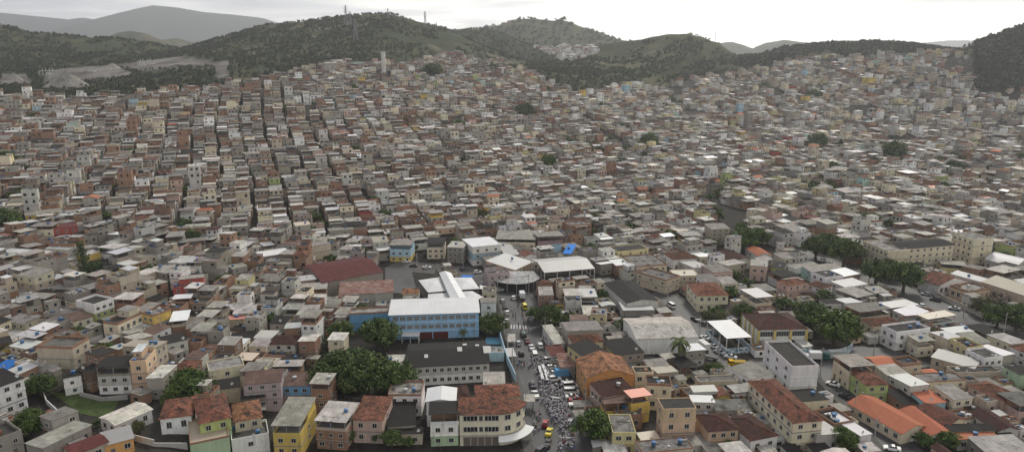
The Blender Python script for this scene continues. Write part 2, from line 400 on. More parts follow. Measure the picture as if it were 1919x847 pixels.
# footpaths and bare earth scars on the slopes
for a_, b_, wd_, c_ in (((560,62),(640,48),2.2,.16),((640,48),(690,44),2.0,.15),((430,96),(520,84),1.6,.13),((250,92),(268,104),2.4,.17),((800,86),(880,112),2.2,.14),((1150,120),(1230,96),2.0,.13),((1230,96),(1300,104),2.0,.13),((1440,112),(1530,98),3.0,.15),((905,96),(960,118),1.8,.13)):
    vx_, vy_ = b_[0] - a_[0], b_[1] - a_[1]; k_ = np.clip(((px_ - a_[0]) * vx_ + (py_ - a_[1]) * vy_) / (vx_ * vx_ + vy_ * vy_), 0, 1)
    dd_ = np.hypot(px_ - a_[0] - k_ * vx_, py_ - a_[1] - k_ * vy_ + nf * 6)
    m_ = (dd_ < wd_ * .8) & (YY.ravel() > 900) & (YY.ravel() < 1500) & ~town; col[m_, :3] = np.array([c_, c_ * .86, c_ * .64])
far = YY.ravel() > 4500
col[far, :3] = np.array([.05, .055, .05])
ZZ = np.where(town, ZZ, ZZ + nf * 2.5 * np.clip((YY.ravel() - 350) / 300, 0, 1))
nr, nc = YY.shape
vs = np.stack([XX.ravel(), YY.ravel(), ZZ], 1)
ii = (np.arange(nr - 1)[:, None] * nc + np.arange(nc - 1)[None]).ravel()
faces = np.stack([ii, ii + 1, ii + nc + 1, ii + nc], 1)
def np_mesh(name, vs, faces, mats, col=None, fcol=None, smooth=False, mi=None):
    me = bpy.data.meshes.new(name); k = faces.shape[1]
    me.vertices.add(len(vs)); me.vertices.foreach_set('co', vs.astype(np.float32).ravel())
    me.loops.add(faces.size); me.loops.foreach_set('vertex_index', faces.astype(np.int32).ravel())
    me.polygons.add(len(faces)); me.polygons.foreach_set('loop_start', np.arange(0, faces.size, k, dtype=np.int32))
    me.polygons.foreach_set('loop_total', np.full(len(faces), k, np.int32))
    if smooth: me.polygons.foreach_set('use_smooth', np.ones(len(faces), bool))
    if col is not None:
        a = me.attributes.new('Col', 'FLOAT_COLOR', 'POINT'); a.data.foreach_set('color', col.astype(np.float32).ravel())
    if fcol is not None:
        a = me.attributes.new('Col', 'FLOAT_COLOR', 'FACE'); c = np.ones((len(faces), 4), np.float32); c[:, :3] = fcol; a.data.foreach_set('color', c.ravel())
    for x in mats: me.materials.append(M[x])
    if mi is not None: me.polygons.foreach_set('material_index', mi.astype(np.int32))
    me.update(calc_edges=True); me.validate(); return me
g = link('ground', np_mesh('ground', vs, faces, ['ground'], col=np.clip(col, .004, 1), smooth=True)); tag(g, kind='structure')
# ------------------------------------------------------------------ haze: the air between the camera and the hills
hz = MB(); hz.box(-11000, 11000, -300, 8200, -60, 900, (1, 1, 1), bot=True)
hm = bpy.data.materials.new('haze'); hm.use_nodes = True; hm.node_tree.nodes.clear()
ho = N(hm.node_tree, 'ShaderNodeOutputMaterial'); hv = N(hm.node_tree, 'ShaderNodeVolumePrincipled')
hv.inputs['Color'].default_value = (.90, .93, .98, 1); hv.inputs['Density'].default_value = 0.000095; hv.inputs['Anisotropy'].default_value = 0.55
hm.node_tree.links.new(hv.outputs[0], ho.inputs['Volume']); M['haze'] = hm
tag(build(hz, 'haze', ['haze']), kind='stuff')

# ------------------------------------------------------------------ houses
WALLC = {
 'brick': (.285,.172,.118), 'brown': (.20,.135,.10), 'grey': (.27,.245,.21), 'concrete': (.33,.305,.265), 'white': (.74,.73,.70), 'dirty': (.50,.485,.45),
 'cream': (.63,.56,.42), 'beige': (.46,.40,.31), 'pink': (.50,.36,.31), 'yellow': (.58,.42,.12), 'paleyellow': (.56,.50,.27), 'blue': (.16,.36,.58), 'lightblue': (.36,.52,.60),
 'green': (.36,.42,.17), 'palegreen': (.40,.52,.34), 'mint': (.38,.52,.46), 'orange': (.58,.30,.11), 'peach': (.58,.42,.29), 'red': (.36,.09,.075), 'mauve': (.34,.22,.22), 'lilac': (.45,.36,.38)}
WALLN = {'brick': 'bare brick', 'brown': 'brown brick', 'grey': 'grey plastered', 'concrete': 'raw concrete', 'white': 'white', 'dirty': 'off white', 'cream': 'cream', 'beige': 'beige',
 'pink': 'pink', 'yellow': 'yellow', 'paleyellow': 'pale yellow', 'blue': 'blue', 'lightblue': 'light blue', 'green': 'lime green', 'palegreen': 'pale green', 'mint': 'mint green',
 'orange': 'orange', 'peach': 'peach', 'red': 'red', 'mauve': 'mauve', 'lilac': 'lilac'}
ROOFC = {'grey': (.27,.255,.23), 'lightgrey': (.43,.41,.375), 'white': (.56,.565,.57), 'dark': (.024,.023,.022), 'brown': (.13,.085,.07), 'silver': (.38,.38,.37), 'sand': (.40,.35,.27),
 'tile': (.20,.092,.065), 'darktile': (.085,.040,.034), 'newtile': (.36,.135,.08), 'redsheet': (.11,.035,.032), 'salmon': (.50,.20,.14), 'orangetile': (.30,.16,.09), 'slab': (.125,.12,.11), 'darkslab': (.045,.043,.04), 'paleslab': (.26,.25,.235)}
ROOFN = {'grey': 'grey sheet roof', 'lightgrey': 'light grey sheet roof', 'white': 'white sheet roof', 'dark': 'blackened roof', 'brown': 'brown sheet roof', 'silver': 'silvery sheet roof', 'sand': 'sand coloured roof',
 'tile': 'red tiled roof', 'darktile': 'dark red tiled roof', 'newtile': 'clean orange tiled roof', 'redsheet': 'dark red sheet roof', 'salmon': 'salmon coloured roof', 'orangetile': 'weathered orange tiled roof', 'slab': 'flat grey concrete roof', 'darkslab': 'flat dark stained roof', 'paleslab': 'flat pale concrete roof'}
def roof_mat(rc):
    if rc == 'newtile': return 'clean_tile'
    if rc in ('tile', 'darktile', 'orangetile'): return 'tile'
    if rc in ('slab', 'darkslab', 'paleslab', 'dark'): return 'slab'
    if rc in ('white', 'silver', 'sand', 'salmon'): return 'metal_sheet'
    return 'sheet'
def jit(c, a, rng):
    k = 1 + rng.uniform(-a, a); return tuple(max(.01, min(.9, v * k * (1 + rng.uniform(-.03, .03)))) for v in c)

# shared small parts
def _win():
    f = MB(); W_ = (.55,.54,.51)
    f.box(-.5,-.42,-.06,.04,0,1,W_,0,bot=True); f.box(.42,.5,-.06,.04,0,1,W_,0,bot=True); f.box(-.42,.42,-.06,.04,.92,1,W_,0,bot=True)
    f.box(-.58,.58,-.12,.04,-.08,0,W_,0,bot=True); f.box(-.03,.03,-.03,.03,0,.92,W_,0)
    f.poly([(-.42,-.015,0),(.42,-.015,0),(.42,-.015,.92),(-.42,-.015,.92)], (.02,.022,.025), 1)
    return f.mesh('window', ['plain', 'glass'])
def _win_frame():
    f = MB(); W_ = (.45,.44,.42)
    f.box(-.5,-.42,-.06,.04,0,1,W_,0,bot=True); f.box(.42,.5,-.06,.04,0,1,W_,0,bot=True); f.box(-.42,.42,-.06,.04,.92,1,W_,0,bot=True)
    f.box(-.58,.58,-.12,.04,-.08,0,W_,0,bot=True); f.box(-.03,.03,-.03,.03,0,.92,W_,0)
    return f.mesh('window', ['plain'])
def _pane():
    f = MB(); f.poly([(-.42,-.015,0),(.42,-.015,0),(.42,-.015,.92),(-.42,-.015,.92)], (.02,.022,.025)); return f.mesh('pane', ['glass'])
def _door():
    f = MB(); f.box(-.5,.5,-.05,.02,0,1,(.16,.13,.11),0); f.box(-.56,-.5,-.08,.02,0,1.03,(.4,.38,.35),0); f.box(.5,.56,-.08,.02,0,1.03,(.4,.38,.35),0); f.box(-.5,.5,-.08,.02,1,1.03,(.4,.38,.35),0)
    return f.mesh('door', ['plain'])
def tank_mb(f, x=0, y=0, z=0, col=(.05,.12,.24), m=0, s=1.0):
    f.cyl(x, y, z, z + .95 * s, .52 * s, .66 * s, col, m, 10, cap=False); f.cyl(x, y, z + .95 * s, z + 1.02 * s, .7 * s, .7 * s, col, m, 10, cap=False)
    f.cyl(x, y, z + 1.02 * s, z + 1.2 * s, .7 * s, .2 * s, tuple(min(1, c * 1.25) for c in col), m, 10)
MW, MWF, MP, MD = _win(), _win_frame(), _pane(), _door()
_t = MB(); tank_mb(_t); MT = _t.mesh('water_tank', ['tank'])
_t = MB(); tank_mb(_t, col=(.33,.34,.34)); MTG = _t.mesh('water_tank', ['tank'])
def _dish():
    f = MB(); n = 10; rim = [(.5*math.cos(2*math.pi*i/n), -.18, .9+.5*math.sin(2*math.pi*i/n)) for i in range(n)]
    for i in range(n): f.poly([rim[i], rim[(i+1)%n], (0, .0, .9)], (.6,.6,.58))
    f.tube((0,.05,0),(0,.0,.9),.04,.03,(.3,.3,.3)); f.tube((0,0,.9),(0,-.4,.95),.02,.02,(.3,.3,.3)); return f.mesh('satellite_dish', ['plain'])
MDISH = _dish()

class Parts:
    """sink for a house that is a thing: one mesh per part, shared meshes for windows, tanks, doors"""
    fine = False
    def __init__(s, root): s.root = root; s.mb = {}
    def get(s, name, mt):
        k = (name, mt)
        if k not in s.mb: s.mb[k] = MB()
        return s.mb[k], 0
    def new(s, name, mt):
        m_ = MB(); s.mb[(name, mt, len(s.mb))] = m_; return m_, 0
    def inst(s, kind, loc, rz, sc):
        if kind == 'window' and s.fine:
            o = link('window', MWF, s.root, loc, rz, sc); link('pane', MP, o)
        else:
            o = link(kind, {'window': MW, 'door': MD, 'water_tank': MT, 'grey_tank': MTG, 'satellite_dish': MDISH}[kind], s.root, loc, rz, sc)
            if kind == 'grey_tank': o.name = 'water_tank'
    def done(s):
        for k, m_ in s.mb.items():
            if m_.f: build(m_, k[0], [k[1]], s.root)
STUFF_MATS = ['plaster', 'sheet', 'metal_sheet', 'tile', 'slab', 'glass', 'tank', 'plain', 'rust_sheet', 'clean_tile']
class Mass:
    """sink for the houses too small and too many to be things: all in one mesh"""
    fine = False; near = False
    def __init__(s): s.mb = MB(); s.start = 0
    def get(s, name, mt): s.mi = STUFF_MATS.index(mt); return s, s.mi
    new = get
    def inst(s, kind, loc, rz, sc):
        mb = s.mb; c, n = math.cos(rz), math.sin(rz)
        if kind in ('window', 'door'):
            w2, h = sc[0] * .46, sc[2]
            pts = [(-w2, -.03, 0), (w2, -.03, 0), (w2, -.03, h), (-w2, -.03, h)]
            mb.poly([(loc[0] + c * x - n * y, loc[1] + n * x + c * y, loc[2] + z) for x, y, z in pts], (.02,.022,.025), 5)
            if s.near and kind == 'window':
                for q0, q1, zz0, zz1 in ((-w2-.07, w2+.07, -.1, -.01), (-w2-.06, w2+.06, h+.01, h+.08)):
                    A_ = [(q0, -.10, zz0), (q1, -.10, zz0), (q1, -.10, zz1), (q0, -.10, zz1)]; B_ = [(q0, -.10, zz1), (q1, -.10, zz1), (q1, 0, zz1), (q0, 0, zz1)]
                    for Q_ in (A_, B_): mb.poly([(loc[0] + c * x - n * y, loc[1] + n * x + c * y, loc[2] + z) for x, y, z in Q_], (.42,.41,.39), 7)
        elif kind in ('water_tank', 'grey_tank'):
            mb.cyl(loc[0], loc[1], loc[2], loc[2] + .9, .48, .58, (.05,.12,.24) if kind == 'water_tank' else (.3,.3,.3), 6, 6)
    def place(s, x, y, z, rz):
        mb = s.mb; c, n = math.cos(rz), math.sin(rz)
        for i in range(s.start, len(mb.v)):
            a, b_, d = mb.v[i]; mb.v[i] = (x + c * a - n * b_, y + n * a + c * b_, z + d)
        s.start = len(mb.v)

def house(K, rng, w, d, h, ns, walls, roof, rc, opts=(), nwin=None, deep=4.0):
    """K sink; local frame: front wall on y=0 looking to -y, x from -w/2 to w/2, ground z=0.  walls: colour key per storey from below"""
    get = K.get; mass = isinstance(K, Mass)
    def P(name, mt):
        m_, i = K.get(name, mt); return (m_.mb if mass else m_), i
    def Pn(name, mt):
        m_, i = K.new(name, mt); return (m_.mb if mass else m_), i
    x0, x1 = -w / 2, w / 2; sh = h / ns
    wc = [jit(WALLC[walls[min(k, len(walls) - 1)]], .1, rng) for k in range(ns)]
    rcol = jit(ROOFC[rc], .12 if (not mass and nwin is not None) else .34, rng); rm = roof_mat(rc)
    wm, wi = P('wall', 'plaster')
    open_top = roof == 'terr'
    nsb = ns - 1 if open_top else ns
    es = [0] * ns
    for k in range(nsb):
        z0 = k * sh - (deep if k == 0 else 0); z1 = (k + 1) * sh
        e = rng.uniform(0, .12) if k and not mass and nwin is None else 0
        es[k] = e
        wm.box(x0 - e, x1 + e, -e, d, z0, z1, wc[k], wi, top=(k == nsb - 1 or e > 0))
        if k and 'plain' not in opts:
            wm.box(x0 - .12, x1 + .12, -.14 - e, d - .01, k * sh - .12, k * sh + .12, (.27,.26,.24) if rng.random() < .6 else wc[k], wi, bot=True)
    z = nsb * sh
    top = z
    rdeg = rng.uniform(.02, .07)
    if roof in ('slab', 'deck'):
        ph = rng.uniform(.3, 1.0) if 'lowpar' not in opts else .35
        pc = wc[-1] if rng.random() < .6 else WALLC['brick']; th = .16
        for a in ((x0, x1, 0, th), (x0, x1, d - th, d), (x0, x0 + th, th, d - th), (x1 - th, x1, th, d - th)):
            wm.box(a[0], a[1], a[2], a[3], z, z + ph, pc, wi)
        rmb, ri = P('roof', rm); rmb.box(x0 + th, x1 - th, th, d - th, z + .02, z + .08, rcol, ri)
        if roof == 'deck' and w > 4 and d > 5:                  # a small stair hut on the roof
            hw, hd = w * rng.uniform(.35, .8), d * rng.uniform(.3, .65); hx = rng.choice([x0 + th, x1 - th - hw])
            hmb, hi = P('roof_hut', 'plaster'); hmb.box(hx, hx + hw, d - hd - th, d - th - .01, z + .08, z + 2.5, jit(WALLC[walls[-1]], .15, rng), hi)
            h2, i2 = P('hut_roof', 'sheet'); h2.plate([(hx - .3, d - hd - .5, z + 2.6), (hx + hw + .3, d - hd - .5, z + 2.6), (hx + hw + .3, d - .05, z + 2.75), (hx - .3, d - .05, z + 2.75)], .08, jit(ROOFC[rng.choice(['grey', 'grey', 'lightgrey', 'dark', 'white'])], .25, rng), i2)
            K.inst('window', (hx + hw / 2, d - hd - th, z + 1.0), 0, (.8, 1, .8)); top = z + 2.8
    elif roof == 'terr':
        ph = rng.uniform(.7, 1.1); th = .15; pc = wc[-1]
        for a in ((x0, x1, 0, th), (x0, x1, d - th, d), (x0, x0 + th, th, d - th), (x1 - th, x1, th, d - th)):
            wm.box(a[0], a[1], a[2], a[3], z, z + ph, pc, wi)
        wm.box(x0 + th, x1 - th, th, d - th, z + .01, z + .06, (.2,.19,.18), wi)
        if rng.random() < .75:                                  # closed room at the back
            k = rng.uniform(.3, .6); wm.box(x0 + th, x1 - th, d * (1 - k), d - th - .01, z + .06, z + sh - .1, jit(WALLC[rng.choice(['brick', 'grey', walls[-1]])], .1, rng), wi)
        pm, pi = P('terrace_frame', 'plain'); nc_ = 3 if w > 7 else 2
        for i in range(nc_):
            xx = x0 + .08 + (w - .16 - .16) * i / (nc_ - 1)
            for yy in (.02, d - .2): pm.box(xx, xx + .16, yy, yy + .16, z + ph, z + sh, (.3,.28,.26), pi)
        pm.box(x0 + .08, x1 - .08, .04, .16, z + sh - .12, z + sh, (.25,.23,.21), pi); pm.box(x0 + .08, x1 - .08, d - .18, d - .06, z + sh - .12, z + sh, (.25,.23,.21), pi)
        for xx in (x0 + .1, x1 - .22): pm.box(xx, xx + .12, .16, d - .18, z + sh - .11, z + sh - .01, (.24,.22,.2), pi)
        rmb, ri = P('roof', rm); ov = rng.uniform(.2, .6)
        tl = rng.choice([-1, 1]) * rdeg * d * .5
        rmb.plate([(x0 - ov, -ov, z + sh + .12 - tl * .5 + abs(tl) * .5), (x1 + ov, -ov, z + sh + .12 - tl * .5 + abs(tl) * .5), (x1 + ov, d + ov * .4, z + sh + .12 + tl * .5 + abs(tl) * .5), (x0 - ov, d + ov * .4, z + sh + .12 + tl * .5 + abs(tl) * .5)], .1, rcol, ri)
        top = z + sh + .2
    elif roof == 'sheet':
        ov = rng.uniform(.15, .4); r1, r2 = (0, rdeg * 1.6 * d) if rng.random() < .6 else (rdeg * 1.6 * d, 0)
        rmb, ri = P('roof', rm)
        wm.poly([(x0, 0, z), (x1, 0, z), (x1, 0, z + r1 + .02), (x0, 0, z + r1 + .02)], wc[-1], wi) if r1 else wm.poly([(x1, d, z), (x0, d, z), (x0, d, z + r2 + .02), (x1, d, z + r2 + .02)], wc[-1], wi)
        wm.poly([(x1, 0, z), (x1, d, z), (x1, d, z + r2 + .02), (x1, 0, z + r1 + .02)], wc[-1], wi); wm.poly([(x0, d, z), (x0, 0, z), (x0, 0, z + r1 + .02), (x0, d, z + r2 + .02)], wc[-1], wi)
        k = (r2 - r1) / d * ov
        rmb.plate([(x0 - ov, -ov, z + r1 + .16 - k), (x1 + ov, -ov, z + r1 + .16 - k), (x1 + ov, d + ov, z + r2 + .16 + k), (x0 - ov, d + ov, z + r2 + .16 + k)], .08, rcol, ri)
        top = z + max(r1, r2)
    elif roof in ('gablex', 'gabley'):                          # ridge along x / along y
        sl = .32 if 'tile' in rm else .17; ov = .35
        rmb, ri = P('roof', rm)
        if roof == 'gablex':
            rh = d / 2 * sl; y2 = d / 2
            for xx in (x0, x1): wm.poly([(xx, 0, z), (xx, y2, z + rh), (xx, d, z)], wc[-1], wi)
            k = ov * sl
            rmb.plate([(x0 - ov, -ov, z + .12 - k), (x1 + ov, -ov, z + .12 - k), (x1 + ov, y2, z + rh + .12), (x0 - ov, y2, z + rh + .12)], .11, rcol, ri)
            rmb.plate([(x0 - ov, y2, z + rh + .12), (x1 + ov, y2, z + rh + .12), (x1 + ov, d + ov, z + .12 - k), (x0 - ov, d + ov, z + .12 - k)], .11, jit(rcol, .08, rng), ri)
        else:
            rh = w / 2 * sl
            for yy in (0, d): wm.poly([(x0, yy, z), (x1, yy, z), (0, yy, z + rh)], wc[-1], wi)
            k = ov * sl
            rmb.plate([(x0 - ov, -ov, z + .12 - k), (0, -ov, z + rh + .12), (0, d + ov, z + rh + .12), (x0 - ov, d + ov, z + .12 - k)], .11, rcol, ri)
            rmb.plate([(0, -ov, z + rh + .12), (x1 + ov, -ov, z + .12 - k), (x1 + ov, d + ov, z + .12 - k), (0, d + ov, z + rh + .12)], .11, jit(rcol, .08, rng), ri)
        top = z + rh
    elif roof == 'hip':
        ov = .45; sl = .36; rmb, ri = P('roof', rm); a0, a1, b0, b1 = x0 - ov, x1 + ov, -ov, d + ov; q = min(a1 - a0, b1 - b0) / 2; rh = q * sl
        ra = (a0 + q, (b0 + b1) / 2, z + rh) if a1 - a0 >= b1 - b0 else ((a0 + a1) / 2, b0 + q, z + rh)
        rb = (a1 - q, (b0 + b1) / 2, z + rh) if a1 - a0 >= b1 - b0 else ((a0 + a1) / 2, b1 - q, z + rh)
        c_ = [(a0, b0, z + .03), (a1, b0, z + .03), (a1, b1, z + .03), (a0, b1, z + .03)]
        if a1 - a0 >= b1 - b0: fs = [[c_[0], c_[1], rb, ra], [c_[1], c_[2], rb], [c_[2], c_[3], ra, rb], [c_[3], c_[0], ra]]
        else: fs = [[c_[0], c_[1], ra], [c_[1], c_[2], rb, ra], [c_[2], c_[3], rb], [c_[3], c_[0], ra, rb]]
        for q_ in fs: rmb.poly(q_, jit(rcol, .06, rng), ri)
        rmb.poly(c_[::-1], rcol, ri)
        for a, b_ in ((c_[0], ra), (c_[1], rb if a1 - a0 >= b1 - b0 else ra), (c_[2], rb), (c_[3], ra if a1 - a0 >= b1 - b0 else rb), (ra, rb)):
            if not mass: P('ridge_cap', 'tile')[0].tube(a, b_, .13, .13, tuple(min(.6, v * 1.5) for v in rcol), 0, 4)
        top = z + rh
    elif roof == 'arch':
        n = 8; rise = w * .16; rmb, ri = P('roof', rm); ov = .3
        pt = [(x0 - ov + (w + 2 * ov) * i / n, z + .1 + rise * math.sin(math.pi * i / n)) for i in range(n + 1)]
        for i in range(n):
            rmb.plate([(pt[i][0], -ov, pt[i][1]), (pt[i+1][0], -ov, pt[i+1][1]), (pt[i+1][0], d + ov, pt[i+1][1]), (pt[i][0], d + ov, pt[i][1])], .1, rcol, ri)
        for yy in (0, d): wm.poly([(x0, yy, z)] + [(x1, yy, z)] + [(p[0], yy, p[1] - .1) for p in pt[::-1][1:-1]], wc[-1], wi)
        top = z + rise
    # windows and doors
    def side(length, px_, py_, ang, prob, cnt=None, k0=0):
        n = cnt if cnt is not None else max(1, int(length / 3.0 + rng.random() * .7))
        c, s_ = math.cos(ang), math.sin(ang)
        for k in range(k0, nsb):
            ww = rng.choice([1.0, 1.2, 1.5]) if cnt is None else 1.3
            for i in range(n):
                if rng.random() > prob: continue
                q = (i + .5) / n * length - length / 2 + (rng.uniform(-.25, .25) if cnt is None else 0)
                e = .015 + es[k]
                X_, Y_ = px_ + c * q + s_ * (e + .13), py_ + s_ * q - c * (e + .13)
                X_, Y_ = px_ + c * q + s_ * e, py_ + s_ * q - c * e
                if k == 0 and rng.random() < .3 and cnt is None and not mass: K.inst('door', (X_, Y_, .05), ang, (1.0, 1, 2.1))
                else: K.inst('window', (X_, Y_, k * sh + sh * .36), ang, (ww * 1.05, 1, sh * .4))
    pr = .85 if nwin is None else 1.0
    nf_, nl_, nr_ = nwin if nwin is not None else (None, None, None)
    if mass:
        side(w, 0, 0, 0, .62); 
        side(d, x1, d / 2, math.pi / 2, .5) if rng.random() < .8 else None
        side(d, x0, d / 2, -math.pi / 2, .5) if rng.random() < .6 else None
    else:
        if nf_ != 0: side(w - .4, 0, -.12 if 0 else -.0, 0, pr, nf_)
        if nr_ != 0: side(d - .6, x1, d / 2, math.pi / 2, pr * (.8 if nwin is None else 1), nr_)
        if nl_ != 0: side(d - .6, x0, d / 2, -math.pi / 2, pr * (.8 if nwin is None else 1), nl_)
    # patches, parapet stubs, stored rubble and washing on the roofs
    if 'far' not in opts and roof in ('slab', 'deck', 'sheet', 'terr') and nwin is None:
        cm, ci = P('roof_clutter', 'plain'); zf = z + .09 if roof in ('slab', 'deck') else None
        for _ in range(rng.randint(1, 4)):
            cx, cy = rng.uniform(x0 + .5, x1 - 1.2), rng.uniform(.4, max(.5, d - 1.4)); a_, b_ = rng.uniform(.4, 1.6), rng.uniform(.3, 1.1)
            if zf is not None:
                cm.box(cx, min(cx + a_, x1 - .2), cy, min(cy + b_, d - .2), zf, zf + rng.uniform(.15, 1.0), rng.choice([(.22,.11,.07), (.3,.29,.27), (.12,.11,.1), (.5,.5,.48), (.25,.24,.22), (.08,.12,.2)]), ci)
            elif roof == 'terr':
                cm.box(cx, min(cx + a_, x1 - .2), .2, .2 + b_, z + .07, z + rng.uniform(.4, 1.5), rng.choice([(.22,.11,.07), (.35,.34,.32), (.1,.1,.1), (.5,.5,.48), (.1,.15,.25), (.3,.08,.07)]), ci)
    # tanks and dishes on flat roofs
    nt_ = 0
    if 'tank' in opts: nt_ = 1
    if 'tanks' in opts: nt_ = 2
    if not nt_ and roof in ('terr', 'sheet') and nwin is None and rng.random() < .22: nt_ = 1
    if roof in ('slab', 'deck') or nt_:
        if not nt_ and roof in ('slab', 'deck') and 'notank' not in opts and rng.random() < .5: nt_ = rng.choice([1, 1, 2])
        zz = z + .1 if roof in ('slab', 'deck') else top + .1
        for i in range(nt_):
            K.inst('water_tank' if rng.random() < .8 else 'grey_tank', (x0 + 1.0 + i * 1.6 if roof == 'deck' else rng.uniform(x0 + 1, x1 - 1), (1.2 if roof == 'deck' else rng.uniform(1, max(1.1, d - 1))) if roof in ('slab', 'deck') else d * .5, zz if roof in ('slab', 'deck') else top - .25), 0, (1, 1, 1))
    if not mass and rng.random() < .35 and roof in ('slab', 'deck', 'sheet', 'terr'):
        K.inst('satellite_dish', (rng.uniform(x0 + .6, x1 - .6), .4, (z if roof in ('slab', 'deck') else top)), rng.uniform(-.6, .6), (1, 1, 1))
    return top

# ------------------------------------------------------------------ footprints already taken
TAKEN = []                                   # (cx, cy, ux, uy, half along u, half across)
GRIDC = {}
def take(cx, cy, ang, hu, hv):
    r = (cx, cy, math.cos(ang), math.sin(ang), hu, hv); TAKEN.append(r)
    R_ = math.hypot(hu, hv)
    for i in range(int((cx - R_) // 12), int((cx + R_) // 12) + 1):
        for j in range(int((cy - R_) // 12), int((cy + R_) // 12) + 1): GRIDC.setdefault((i, j), []).append(r)
def _sat(a, b):
    for r in (a, b):
        for ux, uy in ((r[2], r[3]), (-r[3], r[2])):
            pa = abs(a[2] * ux + a[3] * uy) * a[4] + abs(-a[3] * ux + a[2] * uy) * a[5]
            pb = abs(b[2] * ux + b[3] * uy) * b[4] + abs(-b[3] * ux + b[2] * uy) * b[5]
            if abs((a[0] - b[0]) * ux + (a[1] - b[1]) * uy) > pa + pb: return False
    return True
def free(cx, cy, ang, hu, hv):
    r = (cx, cy, math.cos(ang), math.sin(ang), hu, hv); R_ = math.hypot(hu, hv)
    for i in range(int((cx - R_) // 12), int((cx + R_) // 12) + 1):
        for j in range(int((cy - R_) // 12), int((cy + R_) // 12) + 1):
            for q in GRIDC.get((i, j), ()):
                if _sat(q, r): return False
    return True
def strip(pts, width):
    """reserve a road given by world points"""
    for a, b_ in zip(pts[:-1], pts[1:]):
        dx, dy = b_[0] - a[0], b_[1] - a[1]; l = math.hypot(dx, dy)
        n = max(1, int(l / 20))
        for i in range(n):
            k = (i + .5) / n; take(a[0] + dx * k, a[1] + dy * k, math.atan2(dy, dx), l / n / 2, width / 2)
# ------------------------------------------------------------------ roads
ROOFC['bluetarp'] = (.03, .16, .50); ROOFN['bluetarp'] = 'blue tarpaulin roof'
ROOFC['rust'] = (.13, .05, .034); ROOFN['rust'] = 'rusty patched sheet roof'
_orm = roof_mat
def roof_mat(rc): return 'rust_sheet' if rc == 'rust' else 'plain' if rc == 'bluetarp' else _orm(rc)
def ribbon(name, pts, width, mt, dz, label=None, kind='structure', step=4.0, col=(.2, .2, .2), off=0.0, thick=0.0):
    P = [Vector((p.x, p.y, 0)) for p in pts]
    Q = []
    for i in range(len(P) - 1):                           # smooth the polyline with Catmull-Rom
        p0 = P[max(0, i - 1)]; p1 = P[i]; p2 = P[i + 1]; p3 = P[min(len(P) - 1, i + 2)]
        n = max(2, int((p2 - p1).length / step))
        for k in range(n):
            t = k / n
            Q.append(.5 * ((2 * p1) + (p2 - p0) * t + (2 * p0 - 5 * p1 + 4 * p2 - p3) * t * t + (3 * p1 - p0 - 3 * p2 + p3) * t ** 3))
    Q.append(P[-1])
    mb = MB(); L_, R_ = [], []
    for i, q in enumerate(Q):
        d = (Q[min(i + 1, len(Q) - 1)] - Q[max(i - 1, 0)]).normalized(); n = Vector((d.y, -d.x, 0))
        w_ = width[0] + (width[1] - width[0]) * i / (len(Q) - 1) if isinstance(width, tuple) else width
        a = q - n * (w_ / 2 - off) ; b_ = q + n * (w_ / 2 + off)
        L_.append((a.x, a.y)); R_.append((b_.x, b_.y))
    zl = base_z([p[0] for p in L_], [p[1] for p in L_]) + dz; zr = base_z([p[0] for p in R_], [p[1] for p in R_]) + dz
    for i in range(len(Q) - 1):
        a, b_, c, d = (*L_[i], zl[i]), (*R_[i], zr[i]), (*R_[i + 1], zr[i + 1]), (*L_[i + 1], zl[i + 1])
        mb.poly([a, b_, c, d][::1], col)
        if thick:
            for u, v in ((b_, c), (d, a)): mb.poly([(u[0], u[1], u[2] - thick), (v[0], v[1], v[2] - thick), v, u], col)
    o = build(mb, name, [mt]); tag(o, label, kind=kind); return Q
def A(*pp): return [at(*p) for p in pp]
MAIN = [(1085,930),(1054,847),(1032,790),(1018,730),(1004,680),(988,620),(974,575),(958,548),(930,530),(880,512),(820,504),(765,500),(735,496)]
RIGHT = [(1745,930),(1690,847),(1652,800),(1612,760),(1572,718),(1540,684)]
CROSS = [(1245,552),(1282,588),(1308,618),(1324,648),(1354,674),(1400,690),(1460,684),(1540,680),(1600,664),(1660,664),(1720,690)]
CANAL = [(1490,468),(1560,498),(1630,524),(1700,550),(1762,578),(1835,608),(1925,648),(2020,690)]
MARKET = [(1128,520),(1160,545),(1200,560),(1245,552)]
RISE = [(1178,280),(1140,258),(1105,235),(1065,212)]
kerb = []
for nm, pts, wd, wk in (('main', MAIN, (15, 10), (21, 15)), ('right', RIGHT, 8.5, 12.5), ('cross', CROSS, 9, 13), ('canal', CANAL, 15, 20), ('market', MARKET, 6, 8)):
    ribbon('pavement', A(*pts), wk, 'paving', .012 if nm in ('main', 'canal') else .018 if nm == 'cross' else .024)
    ribbon('road', A(*pts), wd, 'asphalt', .05 if nm == 'main' else .056 if nm == 'canal' else .062 if nm == 'cross' else .068)
    strip([(p.x, p.y) for p in A(*pts)], (wk[1] if isinstance(wk, tuple) else wk) + .5)
ribbon('road', A(*RISE), 8, 'paving', .35, thick=1.0); strip([(p.x, p.y) for p in A(*RISE)], 9)
